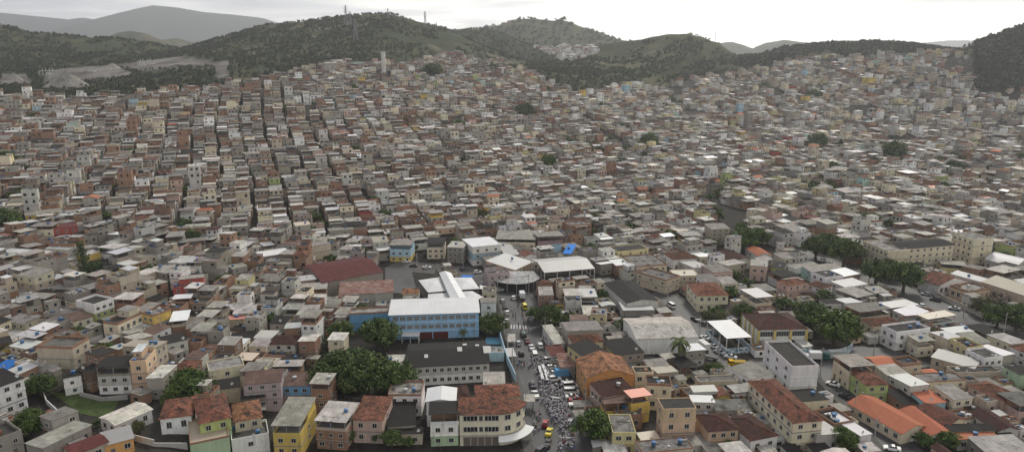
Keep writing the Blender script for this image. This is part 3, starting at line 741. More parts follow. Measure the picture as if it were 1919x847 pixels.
# yard and forecourt surfaces
def patch(name, pts, mt, dz, col=(.2, .2, .2), kind='structure', label=None):
    mb = MB(); q = A(*pts); z = base_z([p.x for p in q], [p.y for p in q]) + dz
    mb.poly([(p.x, p.y, zz) for p, zz in zip(q, z)], col); return tag(build(mb, name, [mt]), label, kind=kind)
patch('yard', [(722,548),(782,552),(770,500),(722,503)], 'asphalt', .075)
patch('yard', [(1050,760),(1140,750),(1095,690),(1060,690)], 'asphalt', .082)
patch('yard', [(1590,690),(1700,700),(1690,655),(1600,648)], 'asphalt', .082)
patch('grass_lot', [(95,735),(150,775),(205,785),(222,752),(160,738)], 'ground', .09, (.06,.085,.03), 'structure')
patch('sports_court', [(908,645),(940,645),(937,632),(911,632)], 'plain', .09, (.12,.30,.42))
def take_px(pts):
    q = A(*pts); xs = [p.x for p in q]; ys_ = [p.y for p in q]
    take((min(xs) + max(xs)) / 2, (min(ys_) + max(ys_)) / 2, 0, (max(xs) - min(xs)) / 2, (max(ys_) - min(ys_)) / 2)
for q in ([(722,548),(782,552),(770,500),(722,503)], [(1060,755),(1125,750),(1095,700),(1060,700)], [(1590,690),(1695,695),(1690,660),(1600,655)], [(95,735),(150,775),(205,785),(215,752),(160,745)], [(908,645),(960,700),(940,632),(911,632)]): take_px(q)

# ------------------------------------------------------------------ houses traced from the photograph
ALL = []                                     # (root, px, py, spec) for the labels
rt_ = random.Random(77)
def place_box(FL, FR, BK, h):
    """eave corners in the picture (front left, front right, back) -> ground position, turn, width, depth"""
    def up(p):
        q = at(p[0], p[1], h); return q
    a, b_ = up(FL), up(FR)
    ang = math.atan2(b_.y - a.y, b_.x - a.x); wd = math.hypot(b_.x - a.x, b_.y - a.y)
    if isinstance(BK, (int, float)): d = BK
    else:
        c = up(BK[-2:]); d = abs(-(c.x - a.x) * math.sin(ang) + (c.y - a.y) * math.cos(ang))
    mxp, myp = (a.x + b_.x) / 2, (a.y + b_.y) / 2
    fx, fy = -math.sin(ang), math.cos(ang)
    zs = base_z([a.x, b_.x, a.x + fx * d, b_.x + fx * d, mxp], [a.y, b_.y, a.y + fy * d, b_.y + fy * d, myp])
    z = float(max(zs[0], zs[1], zs[4])); 
    return mxp, myp, z, ang, wd, max(d, 3.0), float(min(zs))
def traced(FL, FR, BK, h, ns, walls, roof, rc, label=None, opts=(), nwin=None, name='house', cat='house', anchor=None, group=None):
    x, y, z, ang, wd, d, zmin = place_box(FL, FR, BK, h)
    root = link(name, None, None, (x, y, z), ang); root['category'] = cat
    K = Parts(root); K.fine = y < 235
    walls = walls.split(',')
    if h < 0: pass
    house(K, rt_, wd, d, h + 0.0, ns, walls, roof, rc, opts, nwin, deep=z - zmin + 2.5)
    K.done()
    cx, cy = x - math.sin(ang) * d / 2, y + math.cos(ang) * d / 2
    take(cx, cy, ang, wd / 2 - .4, d / 2 - .4)
    px, py, D = proj(cx, cy, z + h)
    ALL.append(dict(o=root, px=px, py=py, x=cx, y=cy, wall=walls[-1], w0=walls[0], roof=roof, rc=rc, ns=ns, label=label, anchor=anchor, opts=opts))
    if label: root['label'] = label
    return root
T = traced
# left edge and the slope below it
T((-45,742),(44,709),11,9,3,'white,white,white','sheet','dark','white three-storey house with blackened roof at the left edge beside the grass lot', nwin=(4,0,2), anchor='the white house at the left edge')
T((-18,834),(41,811),9,5.5,2,'concrete,grey','slab','darkslab')
T((81,843),(171,801),(47,831),4,1,'concrete','sheet','grey','long low shed with plain grey sheet roof below the grass lot', anchor='the long grey shed below the grass lot')
T((136,853),(202,829),(118,838),4,1,'beige','gablex','redsheet','low house with dark red sheet roof at the bottom edge, right of the grey shed')
T((196,835),(250,822),7,3.5,1,'orange','sheet','silver')
T((188,782),(217,797),(234,745),3.6,1,'white','gabley','lightgrey','narrow gabled shed with pale grey roof at the right end of the grass lot', anchor='the gabled shed by the grass lot')
T((180,689),(242,688),(200,668),8.6,3,'white,dirty,grey','terr','dark','white house with charred open top floor above the grass lot', nwin=(3,0,0), anchor='the house with the charred top floor')
T((243,682),(274,681),9,9.5,3,'peach,peach,peach','deck','paleslab','narrow peach house with stair hut and yellow side wall above the grass lot', nwin=(1,0,2))
T((230,652),(292,656),(252,638),9,3,'beige','sheet','sand', opts=('tanks',))
T((275,713),(305,713),(291,685),6,2,'concrete','sheet','lightgrey')
T((68,652),(136,656),8,10,3,'brick,beige,beige','slab','slab', nwin=(0,0,2), label='tall beige walled block with brick flank left of the grass lot', anchor='the tall beige block left of the grass lot')
T((56,685),(103,687),(80,672),5,2,'brick,white','sheet','lightgrey', nwin=(0,0,2))
T((119,713),(152,707),6,5,2,'white','sheet','dark')
T((19,648),(52,654),(39,636),4.6,2,'grey,cream','sheet','silver')
T((56,616),(84,621),(73,604),6,2,'cream,brick','sheet','white')
T((32,628),(66,633),(44,618),6,2,'beige','terr','silver')
T((8,603),(47,607),(27,590),5,2,'beige','sheet','paleslab')
T((-20,652),(22,643),8,5,2,'yellow','terr','dark')
T((-14,692),(13,693),6,4,1,'grey','sheet','bluetarp','low shack under a blue tarpaulin at the left edge')
T((81,588),(127,593),7,6,2,'grey','slab','slab')
T((134,594),(156,588),(115,580),4.5,2,'peach','sheet','salmon','small house with salmon pink roof left of the lime green house', anchor='the small salmon roof at left')
T((139,603),(174,594),8,6,2,'cream','sheet','brown')
T((176,576),(213,562),10,8,3,'green,green,white','slab','darkslab','lime green house with white top storey on the left slope', nwin=(3,0,0), anchor='the lime green house')
T((193,606),(221,610),('r',271,589),8,2,'white,cream','deck','darkslab','cream house with brown roof walls and long windowed side, left of the peach house', nwin=(1,0,4), anchor='the cream house with brown roof walls')
T((247,585),(269,587),('r',304,569),7,2,'brick','sheet','grey', nwin=(1,0,3))
T((213,560),(248,562),('r',284,548),8,3,'beige,brick,brick','terr','lightgrey','brick house with brightly striped sheet roof over its open top floor', anchor='the brick house with striped roof')
T((31,516),(64,523),('r',89,505),8,3,'white,beige,cream','sheet','grey','grey roofed house with white and cream windowed side at far left', nwin=(2,0,2), anchor='the grey roofed cream house at far left')
T((37,556),(84,561),('r',105,550),5,2,'brick','terr','lightgrey')
T((96,540),(147,546),(110,532),5,2,'grey','terr','grey')
T((0,472),(57,477),(23,466),6,2,'beige','sheet','white','wide house under a bright white sheet roof at the left edge', anchor='the wide white roof at the left edge')
T((85,466),(128,471),(95,458),5,2,'dirty','sheet','silver')
T((90,458),(137,462),8,6,2,'brick','deck','slab')
T((185,464),(214,469),('r',238,459),7,2,'white','terr','lightgrey')
T((202,442),(231,444),7,5,2,'grey','sheet','white')
T((58,425),(98,425),8,7.5,3,'cream','terr','grey')
T((48,405),(115,398),8,5,2,'yellow','sheet','grey','long yellow house with grey roof near the left edge', nwin=(5,0,1), anchor='the long yellow house near the left edge')
T((100,430),(145,425),8,6,2,'red','sheet','redsheet','red walled house with red roof right of the long yellow house', anchor='the red house at left')
# bottom row, left half
T((300,785),(359,785),(318,750),4.6,1,'white','hip','tile','white cottage with red hipped tile roof beside the round tree', nwin=(2,0,1), anchor='the white cottage with red roof')
T((356,834),(431,831),13,3.6,1,'palegreen','slab','sand','pale green forecourt block in front of the green cottage', opts=('notank',), nwin=(0,0,0))
T((374,794),(433,791),(400,746),7.2,2,'palegreen,green','hip','tile','olive green cottage with red hipped tile roof and forecourt', nwin=(2,0,1), anchor='the green cottage')
T((434,829),(505,827),8,3,1,'white','slab','slab', nwin=(1,0,0))
T((440,790),(490,789),(460,757),6.5,2,'white,beige','hip','orangetile','beige cottage with weathered orange tile roof next to the green cottage', nwin=(2,0,1))
T((510,797),(562,800),(523,749),9,3,'yellow','terr','grey','yellow house under one large grey sheet roof in the bottom row', nwin=(2,0,1), anchor='the yellow house with large grey roof')
T((591,787),(647,791),(611,752),8.5,3,'brick,brick,beige','terr','lightgrey','brick house with cream balcony under a pale grey roof, bottom row', anchor='the brick house with cream balcony')
T((528,724),(596,723),(533,702),6,2,'pink,blue','sheet','brown','bright blue house with striped brown roof and blue tank', opts=('tank',), nwin=(4,0,0), anchor='the bright blue house')
T((456,721),(526,725),(462,702),8,3,'lilac','sheet','brown', nwin=(3,0,0))
T((452,750),(497,751),(456,732),4,1,'white','terr','dark')
T((425,602),(458,602),(427,591),4,1,'beige','sheet','salmon','small house with salmon coloured roof amid grey houses left of the blue school', anchor='the salmon roof in the dense quarter')
T((431,640),(474,641),(438,624),4,1,'beige','sheet','dark')
T((390,625),(419,628),6,8,3,'grey','slab','slab')
T((392,698),(459,695),8,6,2,'cream','slab','paleslab', nwin=(1,0,0))
T((399,732),(450,732),(400,717),4,1,'beige','sheet','dark')
T((508,687),(563,687),(517,676),5,2,'brick','terr','lightgrey')
T((560,644),(590,644),(569,624),6.5,2,'brick','sheet','lightgrey')
T((533,617),(572,616),(542,604),6,2,'brick','sheet','silver')
T((584,606),(603,606),6,5,2,'beige','sheet','silver')
T((349,617),(378,617),(357,598),5.5,2,'brick','sheet','grey')
T((320,602),(349,602),(332,584),7,3,'brick,brick,beige','terr','white')
T((310,648),(352,644),9,6,2,'dirty','sheet','dark')
T((560,587),(594,588),(569,574),6,2,'grey','sheet','grey')
T((437,589),(477,589),(442,574),5,2,'concrete','sheet','lightgrey')
T((285,505),(325,505),(287,498),5,2,'grey','terr','lightgrey')
T((305,480),(340,479),(312,473),6,2,'concrete','terr','grey')
T((312,446),(341,446),(319,433),7,3,'grey','terr','grey')
T((338,456),(385,454),(342,448),6,2,'grey','terr','grey')
T((348,492),(376,494),('r',384,481),7.5,3,'white','terr','white','bright white three-storey house standing out among brick houses', anchor='the bright white house on the slope')
T((324,540),(382,538),7,5,2,'red','deck','slab','house with dull pinkish red walls right of the striped roof', anchor='the pinkish red walled house')
T((325,561),(356,561),(331,551),7,3,'brick','terr','white')
T((488,482),(543,479),(496,472),4,1,'grey','sheet','white','long low house with bright white roof left of the rusty warehouse', anchor='the long white roof left of the warehouse')
T((573,466),(620,463),(580,456),6,2,'beige','sheet','grey','ivy clad house with grey roof above the rusty warehouse', nwin=(0,0,0), anchor='the ivy clad house')
T((547,529),(592,527),(548,521),5,2,'brick','sheet','silver')
T((560,544),(612,545),(555,530),5,2,'brick','terr','lightgrey')
T((436,504),(463,500),(428,497),5,2,'concrete','sheet','grey')
T((495,461),(513,460),(500,453),5.5,2,'cream','terr','silver')
# bottom row, middle
T((661,786),(716,788),(666,746),7,2,'pink','sheet','tile','pink house with mottled red tile roof in front of the big trees', nwin=(2,0,1), anchor='the pink house with red roof')
T((727,742),(789,742),9,6.5,2,'white','slab','paleslab', nwin=(3,0,0), label='small white flat roofed house behind the black roofs')
T((726,798),(777,795),(729,758),4.2,1,'concrete','sheet','dark','low building with blackened sheet roof and white dish, bottom row', opts=('dish',), anchor='the low black roof with the dish')
T((724,816),(791,814),(725,801),3,1,'beige','sheet','dark')
T((799,752),(853,751),8,8.0,2,'white','gabley','white','building with a pointed bright white roof behind the balcony house', nwin=(0,0,0), anchor='the pointed white roof')
T((806,777),(858,775),(806,753),9.6,3,'palegreen,white,white','terr','dark','white and green balcony house with black corrugated roof', nwin=(2,0,0), anchor='the balcony house')
T((894,746),(974,742),(905,722),6.5,2,'beige','hip','tile','low building with rust red hipped tile roof behind the cream corner building')
T((859,746),(880,744),8,5,1,'beige','hip','darktile')
T((912,662),(945,662),5,3,1,'lightblue','slab','paleslab', nwin=(0,0,0))
# right of the main street
T((1100,708),(1188,702),(1097,672),8,2,'orange','gabley','orangetile','orange gabled building with broken weathered tiles beside the main street', nwin=(2,3,0), anchor='the orange gabled building')
T((1098,672),(1140,662),(1083,645),8,2,'paleyellow','sheet','dark', nwin=(0,3,0))
T((1075,644),(1130,640),(1085,628),7,2,'cream','hip','tile')
T((1130,745),(1190,733),(1112,722),7,2,'pink','sheet','darktile')
T((1133,757),(1184,753),(1134,744),6.5,2,'yellow','terr','brown','yellow house with brown roof below the orange gabled building', nwin=(1,1,0), anchor='the yellow house below the orange gable')
T((1184,745),(1218,740),(1184,730),8.5,3,'yellow','terr','salmon','narrow yellow house with salmon roof over its terrace')
T((1156,782),(1204,780),7,4,1,'brick','slab','slab', opts=('tanks',))
T((1148,812),(1192,812),10,6,2,'paleyellow','slab','paleslab','crumbling pale yellow house right of the round street tree')
T((1063,625),(1130,622),(1060,604),7,2,'concrete','sheet','grey')
T((1040,645),(1058,643),(1027,616),4,1,'dirty','sheet','lightgrey')
T((1034,666),(1061,663),(1030,650),3.2,1,'dirty','sheet','redsheet','street stall building with maroon awning roof beside the main street')
T((1050,688),(1078,687),(1039,668),4,1,'grey','sheet','rust')
T((1106,590),(1135,592),8,6,2,'paleyellow','slab','paleslab')
T((1155,666),(1206,660),(1145,640),6,2,'grey','sheet','dark')
T((1190,701),(1225,700),(1192,689),7,2,'cream','slab','darkslab')
T((1212,722),(1258,724),(1218,706),8,2,'cream','slab','darkslab')
T((1243,768),(1305,766),(1230,748),10.6,3,'peach','slab','darkslab','peach three-storey apartment house with dark flat roof', nwin=(2,1,0), opts=('lowpar',), name='apartment_house', anchor='the peach apartment house')
T((1298,754),(1339,755),(1303,741),5.5,2,'dirty','sheet','white', nwin=(2,0,0))
T((1300,735),(1345,733),(1296,725),6,2,'dirty','sheet','silver')
T((1344,744),(1368,742),(1341,726),5,2,'yellow','gabley','tile')
T((1341,769),(1408,768),(1340,752),4,1,'grey','sheet','slab')
T((1328,808),(1384,804),(1307,777),6,2,'peach','hip','darktile','peach house with dark red hipped roof left of the long cream block', nwin=(3,0,0), anchor='the peach house with dark hipped roof')
T((1407,825),(1457,815),(1373,782),5,1,'white','hip','darktile', nwin=(2,0,0))
T((1487,792),(1541,787),(1410,714),9,3,'cream','hip','tile','long cream three-storey block with a red tile roof', nwin=(2,7,2), name='apartment_block', cat='apartment block', anchor='the long cream block')
T((1484,691),(1534,689),(1432,643),9,3,'white','slab','darkslab','bare white block with blackened flat roof above the long cream block', nwin=(0,3,0), name='apartment_block', cat='apartment block', anchor='the bare white block')
T((1505,757),(1553,753),(1485,731),4,1,'cream','sheet','dark')
T((1530,824),(1574,820),(1531,777),4,1,'dirty','sheet','silver')
T((1562,799),(1600,792),(1543,770),4,1,'concrete','slab','darkslab', opts=('tanks',))
T((1612,820),(1633,816),(1576,770),4,1,'white','sheet','white')
T((1407,712),(1448,699),(1385,686),5,2,'white','sheet','grey')
T((1193,635),(1307,631),(1170,597),6,1,'white','gablex','lightgrey','large white warehouse with a wide arched grey roof', nwin=(0,0,0), name='warehouse', cat='warehouse', anchor='the white warehouse')
T((1275,690),(1306,684),(1256,672),4,1,'paleyellow','terr','dark')
T((1310,717),(1383,714),(1312,706),4,1,'beige','slab','slab', nwin=(5,0,0))
T((1170,581),(1223,580),(1162,567),4.5,1,'dirty','terr','silver')
T((1205,850),(1300,840),(1208,826),5,1,'beige','slab','paleslab')
# right edge quarter
T((1680,626),(1743,618),(1652,612),6.5,2,'white','slab','darkslab','white two-storey corner house with blue tanks on a dark flat roof', opts=('tanks',), nwin=(3,2,0), anchor='the white corner house with blue tanks')
T((1637,611),(1690,606),(1615,598),5,1,'beige','hip','tile')
T((1612,586),(1670,579),(1586,572),6.5,2,'mint,beige','terr','grey')
T((1670,577),(1719,571),(1650,567),4.5,1,'cream','terr','white')
T((1702,594),(1740,584),(1674,584),5,2,'dirty','sheet','white')
T((1739,598),(1790,590),(1717,590),6,2,'lightblue,dirty','terr','sand','pale blue house with sand coloured roof beside the canal road', anchor='the pale blue house with sand roof')
T((1785,625),(1829,620),(1756,616),5,2,'grey','terr','silver')
T((1881,669),(1899,665),(1837,649),5,2,'concrete','sheet','white')
T((1746,669),(1825,691),(1766,660),4,1,'beige','sheet','silver','long crooked shed with pale sheet roof turned away from its neighbours', anchor='the long crooked shed')
T((1790,700),(1876,698),(1790,688),4,1,'beige','slab','darkslab')
T((1730,717),(1810,713),(1735,700),5,2,'cream','slab','paleslab')
T((1881,751),(1914,742),(1829,719),5,2,'pink','hip','tile','pink house with red hipped tile roof near the right edge', anchor='the pink house near the right edge')
T((1737,756),(1773,753),(1722,735),4,1,'lightblue','sheet','newtile')
T((1690,812),(1741,799),(1608,750),3.4,1,'cream','gabley','newtile','long low hall with clean orange tile roof beside the right street', nwin=(0,6,0), name='hall', cat='hall', anchor='the long orange roofed hall')
T((1741,815),(1790,813),(1700,768),3.4,1,'cream','gabley','newtile','orange roofed wing joined to the right side of the long hall', name='hall', cat='hall')
T((1624,722),(1665,720),(1593,695),6,2,'green','hip','tile','yellowish green house with red hipped roof above the orange roofed hall', nwin=(2,1,0), anchor='the yellowish green house')
T((1594,688),(1636,685),(1575,665),8,3,'cream','terr','grey')
T((1775,798),(1812,786),(1736,762),4,1,'cream','gabley','tile')
T((1785,808),(1865,806),(1778,797),4,1,'cream','sheet','dark')
T((1797,823),(1870,818),(1795,813),3.4,1,'dirty','sheet','newtile')
T((1870,807),(1910,804),(1820,772),4,1,'dirty','gabley','darktile')
T((1850,850),(1935,845),(1828,823),4,1,'grey','sheet','lightgrey')
T((1912,706),(1950,706),8,6,2,'palegreen','sheet','dark')
T((1912,760),(1950,757),8,6,2,'pink','terr','slab')
# middle distance, right
T((1158,473),(1215,467),(1146,463),6.5,2,'paleyellow','slab','darkslab','stained pale yellow flat roofed building behind the open metal shed', anchor='the stained pale yellow building')
T((1155,498),(1182,495),8,5,2,'brick','sheet','white')
T((1192,501),(1250,497),(1175,480),6,2,'cream','slab','paleslab')
T((1193,511),(1248,527),10,6,2,'beige','slab','slab','beige building with long curved looking front facing the side street', anchor='the long beige building')
T((1175,568),(1233,563),(1130,531),6,1,'dirty','gabley','dark','large shed with blackened gable roof right of the market sheds', nwin=(0,0,0), name='shed', cat='shed', anchor='the large black gabled shed')
T((1262,487),(1306,484),(1263,474),5,1,'white','hip','tile')
T((1265,518),(1311,517),(1262,506),5.5,2,'beige','slab','sand')
T((1300,508),(1329,506),(1288,490),4,1,'dirty','sheet','silver')
T((1308,554),(1365,553),(1285,531),7,2,'cream','hip','tile','large cream house with red hipped tile roof left of the small street trees', nwin=(4,3,0), anchor='the large cream house with hipped roof')
T((1280,443),(1314,442),(1278,434),6.5,2,'yellow','terr','lightgrey','deep yellow house with pale grey roof among grey houses', anchor='the deep yellow house')
T((1333,430),(1368,429),(1317,422),9,4,'beige','sheet','grey','beige four-storey house right of the deep yellow house', nwin=(3,2,0))
T((1337,513),(1373,511),(1324,497),6,2,'pink','sheet','grey')
T((1312,485),(1352,483),(1310,476),5,2,'cream','sheet','white')
T((1372,492),(1413,488),(1355,473),4,1,'dirty','gabley','darktile')
T((1406,500),(1437,503),('r',1447,490),6.5,2,'pink','sheet','grey')
T((1420,479),(1447,478),(1412,465),4,1,'white','gabley','newtile')
T((1458,471),(1493,473),8,6,2,'dirty','deck','paleslab')
T((1446,501),(1468,504),8,5,2,'green','sheet','dark')
T((1476,535),(1514,530),(1457,526),6.5,2,'pink','hip','tile','pink two-storey house with red hipped roof near the big twin trees', anchor='the pink house by the twin trees')
T((1417,559),(1448,556),(1392,542),6.5,2,'cream','terr','silver','cream house with broad silvery roof above the old school', anchor='the cream house with silvery roof')
T((1483,434),(1516,431),(1454,423),7,2,'white','terr','grey', nwin=(3,3,0))
T((1618,452),(1665,472),('r',1689,463),11.5,3,'cream','slab','paleslab','angular cream block with three rows of dark windows', nwin=(6,0,0), name='apartment_block', cat='apartment block', anchor='the angular cream block')
T((1690,467),(1788,459),13,11.5,4,'cream','gablex','dark','long weathered cream block with blackened roof', nwin=(8,0,0), name='apartment_block', cat='apartment block', anchor='the long weathered block')
T((1754,447),(1800,462),('r',1825,452),6.5,2,'cream','sheet','lightgrey')
T((1825,451),(1862,449),14,12.5,4,'cream','slab','paleslab','tall plain cream block right of the long weathered block', nwin=(1,4,0), name='apartment_block', cat='apartment block')
T((1897,463),(1925,461),10,6,2,'green','slab','paleslab')
T((1905,500),(1935,491),(1862,482),4,1,'dirty','arch','white')
T((1765,495),(1811,499),(1768,487),5,2,'paleyellow','terr','grey')
T((1705,505),(1748,500),(1690,496),5,2,'white','sheet','dark')
T((1760,535),(1815,527),(1735,520),5,1,'white','gabley','tile')
T((1815,549),(1856,542),(1795,535),5,1,'peach','slab','paleslab')
T((1840,529),(1852,523),(1795,510),4,1,'dirty','sheet','silver')
T((1919,554),(1945,541),(1858,527),5,1,'beige','sheet','sand')
T((1880,513),(1913,506),(1862,500),6,2,'grey','terr','lightgrey')
T((1520,509),(1581,504),(1508,500),5,2,'mint','sheet','grey')
T((1547,521),(1580,517),(1520,510),6.5,2,'white','slab','darkslab')
T((1581,519),(1612,513),(1560,508),5.5,2,'brick','sheet','white')
T((1585,539),(1625,532),(1580,525),5,2,'dirty','sheet','silver')
T((1606,557),(1635,551),(1578,541),5.5,2,'white','terr','lightgrey')
T((1540,541),(1560,536),(1521,530),5,2,'white','hip','tile')
# middle, behind the market
T((965,506),(998,491),(925,490),5,1,'peach','sheet','silver')
T((915,516),(955,512),7,6.8,2,'lilac','deck','slab')
T((886,466),(938,461),(867,447),9,3,'white,lightblue,white','sheet','white','white commercial building with blue bands and bright white roof', nwin=(3,0,0), anchor='the white commercial building')
T((1008,445),(1055,443),(1001,436),9,3,'mauve','terr','grey','dull maroon three-storey house behind the open metal shed', nwin=(4,1,0), anchor='the maroon house')
T((930,448),(1003,450),(920,432),7.5,3,'cream','terr','grey', nwin=(6,0,0))
T((948,479),(973,477),(942,468),5,2,'dirty','sheet','silver')
T((1056,475),(1069,476),(1052,461),6,2,'grey','sheet','bluetarp','narrow house under a vivid blue tarpaulin behind the metal shed')
T((730,460),(769,461),(740,447),8.5,3,'yellow,lightblue,lightblue','terr','grey','light blue corner house with yellow shop floor', nwin=(3,0,0), anchor='the light blue corner house')
T((700,455),(728,456),('r',755,444),7.5,3,'white,dirty','sheet','sand')
T((800,457),(833,457),12,8,3,'cream','terr','dark')
T((838,463),(868,465),(838,452),8,3,'grey','sheet','lightgrey')
T((604,530),(718,521),(590,490),6,1,'grey','gablex','redsheet','wide warehouse with dark red corrugated roof', nwin=(0,0,0), name='warehouse', cat='warehouse', anchor='the dark red warehouse')
T((636,553),(737,556),(612,533),5,1,'concrete','sheet','rust','warehouse with streaked rusty roof in front of the dark red one', nwin=(0,0,0), name='warehouse', cat='warehouse', anchor='the rusty warehouse')
# far landmarks
T((1007,281),(1033,281),10,8,3,'white','slab','paleslab','white block with small windows beside a tree on the middle slope', nwin=(4,0,0), opts=('notank',))
T((1690,306),(1760,300),12,6,2,'white','slab','paleslab','long white building far back on the right', nwin=(7,0,0), opts=('notank',))
T((1860,245),(1925,251),12,7,2,'white','sheet','lightgrey','long white hillside building at the right edge', nwin=(9,0,0))
T((664,131),(677,131),10,8,2,'white','slab','paleslab','small white house on the hilltop left of the white tower', opts=('notank',))
# ------------------------------------------------------------------ buildings with a shape of their own
def root_at(name, cat, label, FL, FR, BK, h, anchor=None):
    x, y, z, ang, wd, d, zmin = place_box(FL, FR, BK, h)
    r = link(name, None, None, (x, y, z), ang); r['category'] = cat; r['label'] = label
    cx, cy = x - math.sin(ang) * d / 2, y + math.cos(ang) * d / 2; take(cx, cy, ang, wd / 2, d / 2)
    px, py, D = proj(cx, cy, z + h)
    ALL.append(dict(o=r, px=px, py=py, x=cx, y=cy, wall='x', w0='x', roof='x', rc='x', ns=1, label=label, anchor=anchor, opts=()))
    return r, wd, d
def hexcol(*c): return c
# blue school: three storeys, two bands of windows, maroon gates, white roof
r, W_, D_ = root_at('school', 'school', 'long light blue school with white roof and maroon gates', (730,590), (897,585), (733,565), 9.9, 'the blue school')
m_ = MB(); BL = (.27,.47,.68); W2 = (.62,.64,.66)
m_.box(-W_/2, W_/2, 0, D_, -1.5, 9.9, BL); build(m_, 'wall', ['plaster'], r)
m_ = MB(); m_.plate([(-W_/2-.5,-.7,10.05),(W_/2+.5,-.7,10.05),(W_/2+.5,D_+.5,10.6),(-W_/2-.5,D_+.5,10.6)], .18, ROOFC['white']); build(m_, 'roof', ['metal_sheet'], r)
for zz in (3.25, 6.6):
    m_ = MB(); m_.box(-W_/2-.1, W_/2+.1, -.18, .0, zz-.18, zz+.1, (.45,.6,.74), bot=True); build(m_, 'ledge', ['plaster'], r)
for k in range(12):
    for zz in (4.15, 7.5):
        X_ = -W_/2 + 2.2 + (W_ - 3.4) * k / 11.4
        f = MB(); f.box(X_-1.05, X_+1.05, -.1, .02, zz, zz+1.5, (.50,.50,.50), bot=True); o = build(f, 'window', ['plain'], r)
        f = MB()
        for q in range(4):
            for q2 in range(2): f.poly([(X_-.98+q*.5,-.115,zz+.08+q2*.72),(X_-.98+q*.5+.42,-.115,zz+.08+q2*.72),(X_-.98+q*.5+.42,-.115,zz+.72+q2*.72),(X_-.98+q*.5,-.115,zz+.72+q2*.72)], (.13,.13,.125))
        o2 = build(f, 'pane', ['glass'], o)
for a, b_ in ((-6.2, -1.0), (-.6, 5.0)):
    f = MB(); f.box(a, b_, -.12, .02, -.02, 2.6, (.10,.025,.025), bot=True); build(f, 'gate', ['plain'], r)
# blue wing and white canopy of the school
T((655,590),(729,591),6,6.5,2,'blue','slab','paleslab','light blue wing behind the trees left of the blue school', nwin=(0,0,0), opts=('notank',))
def canopy(label, FL, FR, BK, h, rc, gable=False, wall=None, wallh=1.6, posts=4, name='canopy', cat='canopy', anchor=None, rise=0.0):
    r, W_, D_ = root_at(name, cat, label, FL, FR, BK, h, anchor)
    m_ = MB(); rc_ = ROOFC[rc]
    if gable:
        rh = D_ * .09
        m_.plate([(-W_/2,0,h),(W_/2,0,h),(W_/2,D_/2,h+rh),(-W_/2,D_/2,h+rh)], .15, rc_); m_.plate([(-W_/2,D_/2,h+rh),(W_/2,D_/2,h+rh),(W_/2,D_,h),(-W_/2,D_,h)], .15, tuple(v*.95 for v in rc_))
    else: m_.plate([(-W_/2,0,h),(W_/2,0,h),(W_/2,D_,h+rise),(-W_/2,D_,h+rise)], .15, rc_)
    build(m_, 'roof', [roof_mat(rc)], r)
    for i in range(posts + 1):
        for yy in (.15, D_ - .15):
            m_ = MB(); X_ = -W_/2 + .15 + (W_ - .3) * i / posts; m_.box(X_-.14, X_+.14, yy-.14, yy+.14, 0, h-.1, (.5,.5,.48)); build(m_, 'post', ['plain'], r)
    nn = max(2, int(D_ / 5))
    for i in range(1, nn):
        for X_ in (-W_/2+.15, W_/2-.15):
            m_ = MB(); yy = D_*i/nn; m_.box(X_-.14, X_+.14, yy-.14, yy+.14, 0, h-.1, (.5,.5,.48)); build(m_, 'post', ['plain'], r)
    if wall:
        m_ = MB()
        for a in ((-W_/2,W_/2,-.2,0),(-W_/2-.2,-W_/2,-.2,D_),(W_/2,W_/2+.2,-.2,D_),(-W_/2,W_/2,D_,D_+.2)): m_.box(a[0],a[1],a[2],a[3],-1,wallh,WALLC.get(wall,(.3,.4,.45)))
        build(m_, 'wall', ['graffiti' if wall == 'mural' else 'plaster'], r)
    return r
canopy('small white canopy in front of the blue school', (752,630), (785,630), (755,619), 3, 'white', posts=2)
canopy('open sided metal shed with long pale gable roof at the market', (1020,511), (1115,503), (1001,486), 7, 'silver', gable=True, wall='grey', wallh=2.2, posts=4, name='market_shed', cat='market shed', anchor='the open metal shed')
canopy('white roofed sports canopy with mural walls next to the old school', (1362,634), (1409,631), (1328,601), 6, 'white', wall='mural', wallh=2.2, posts=2, name='sports_canopy', cat='sports canopy', anchor='the sports canopy')
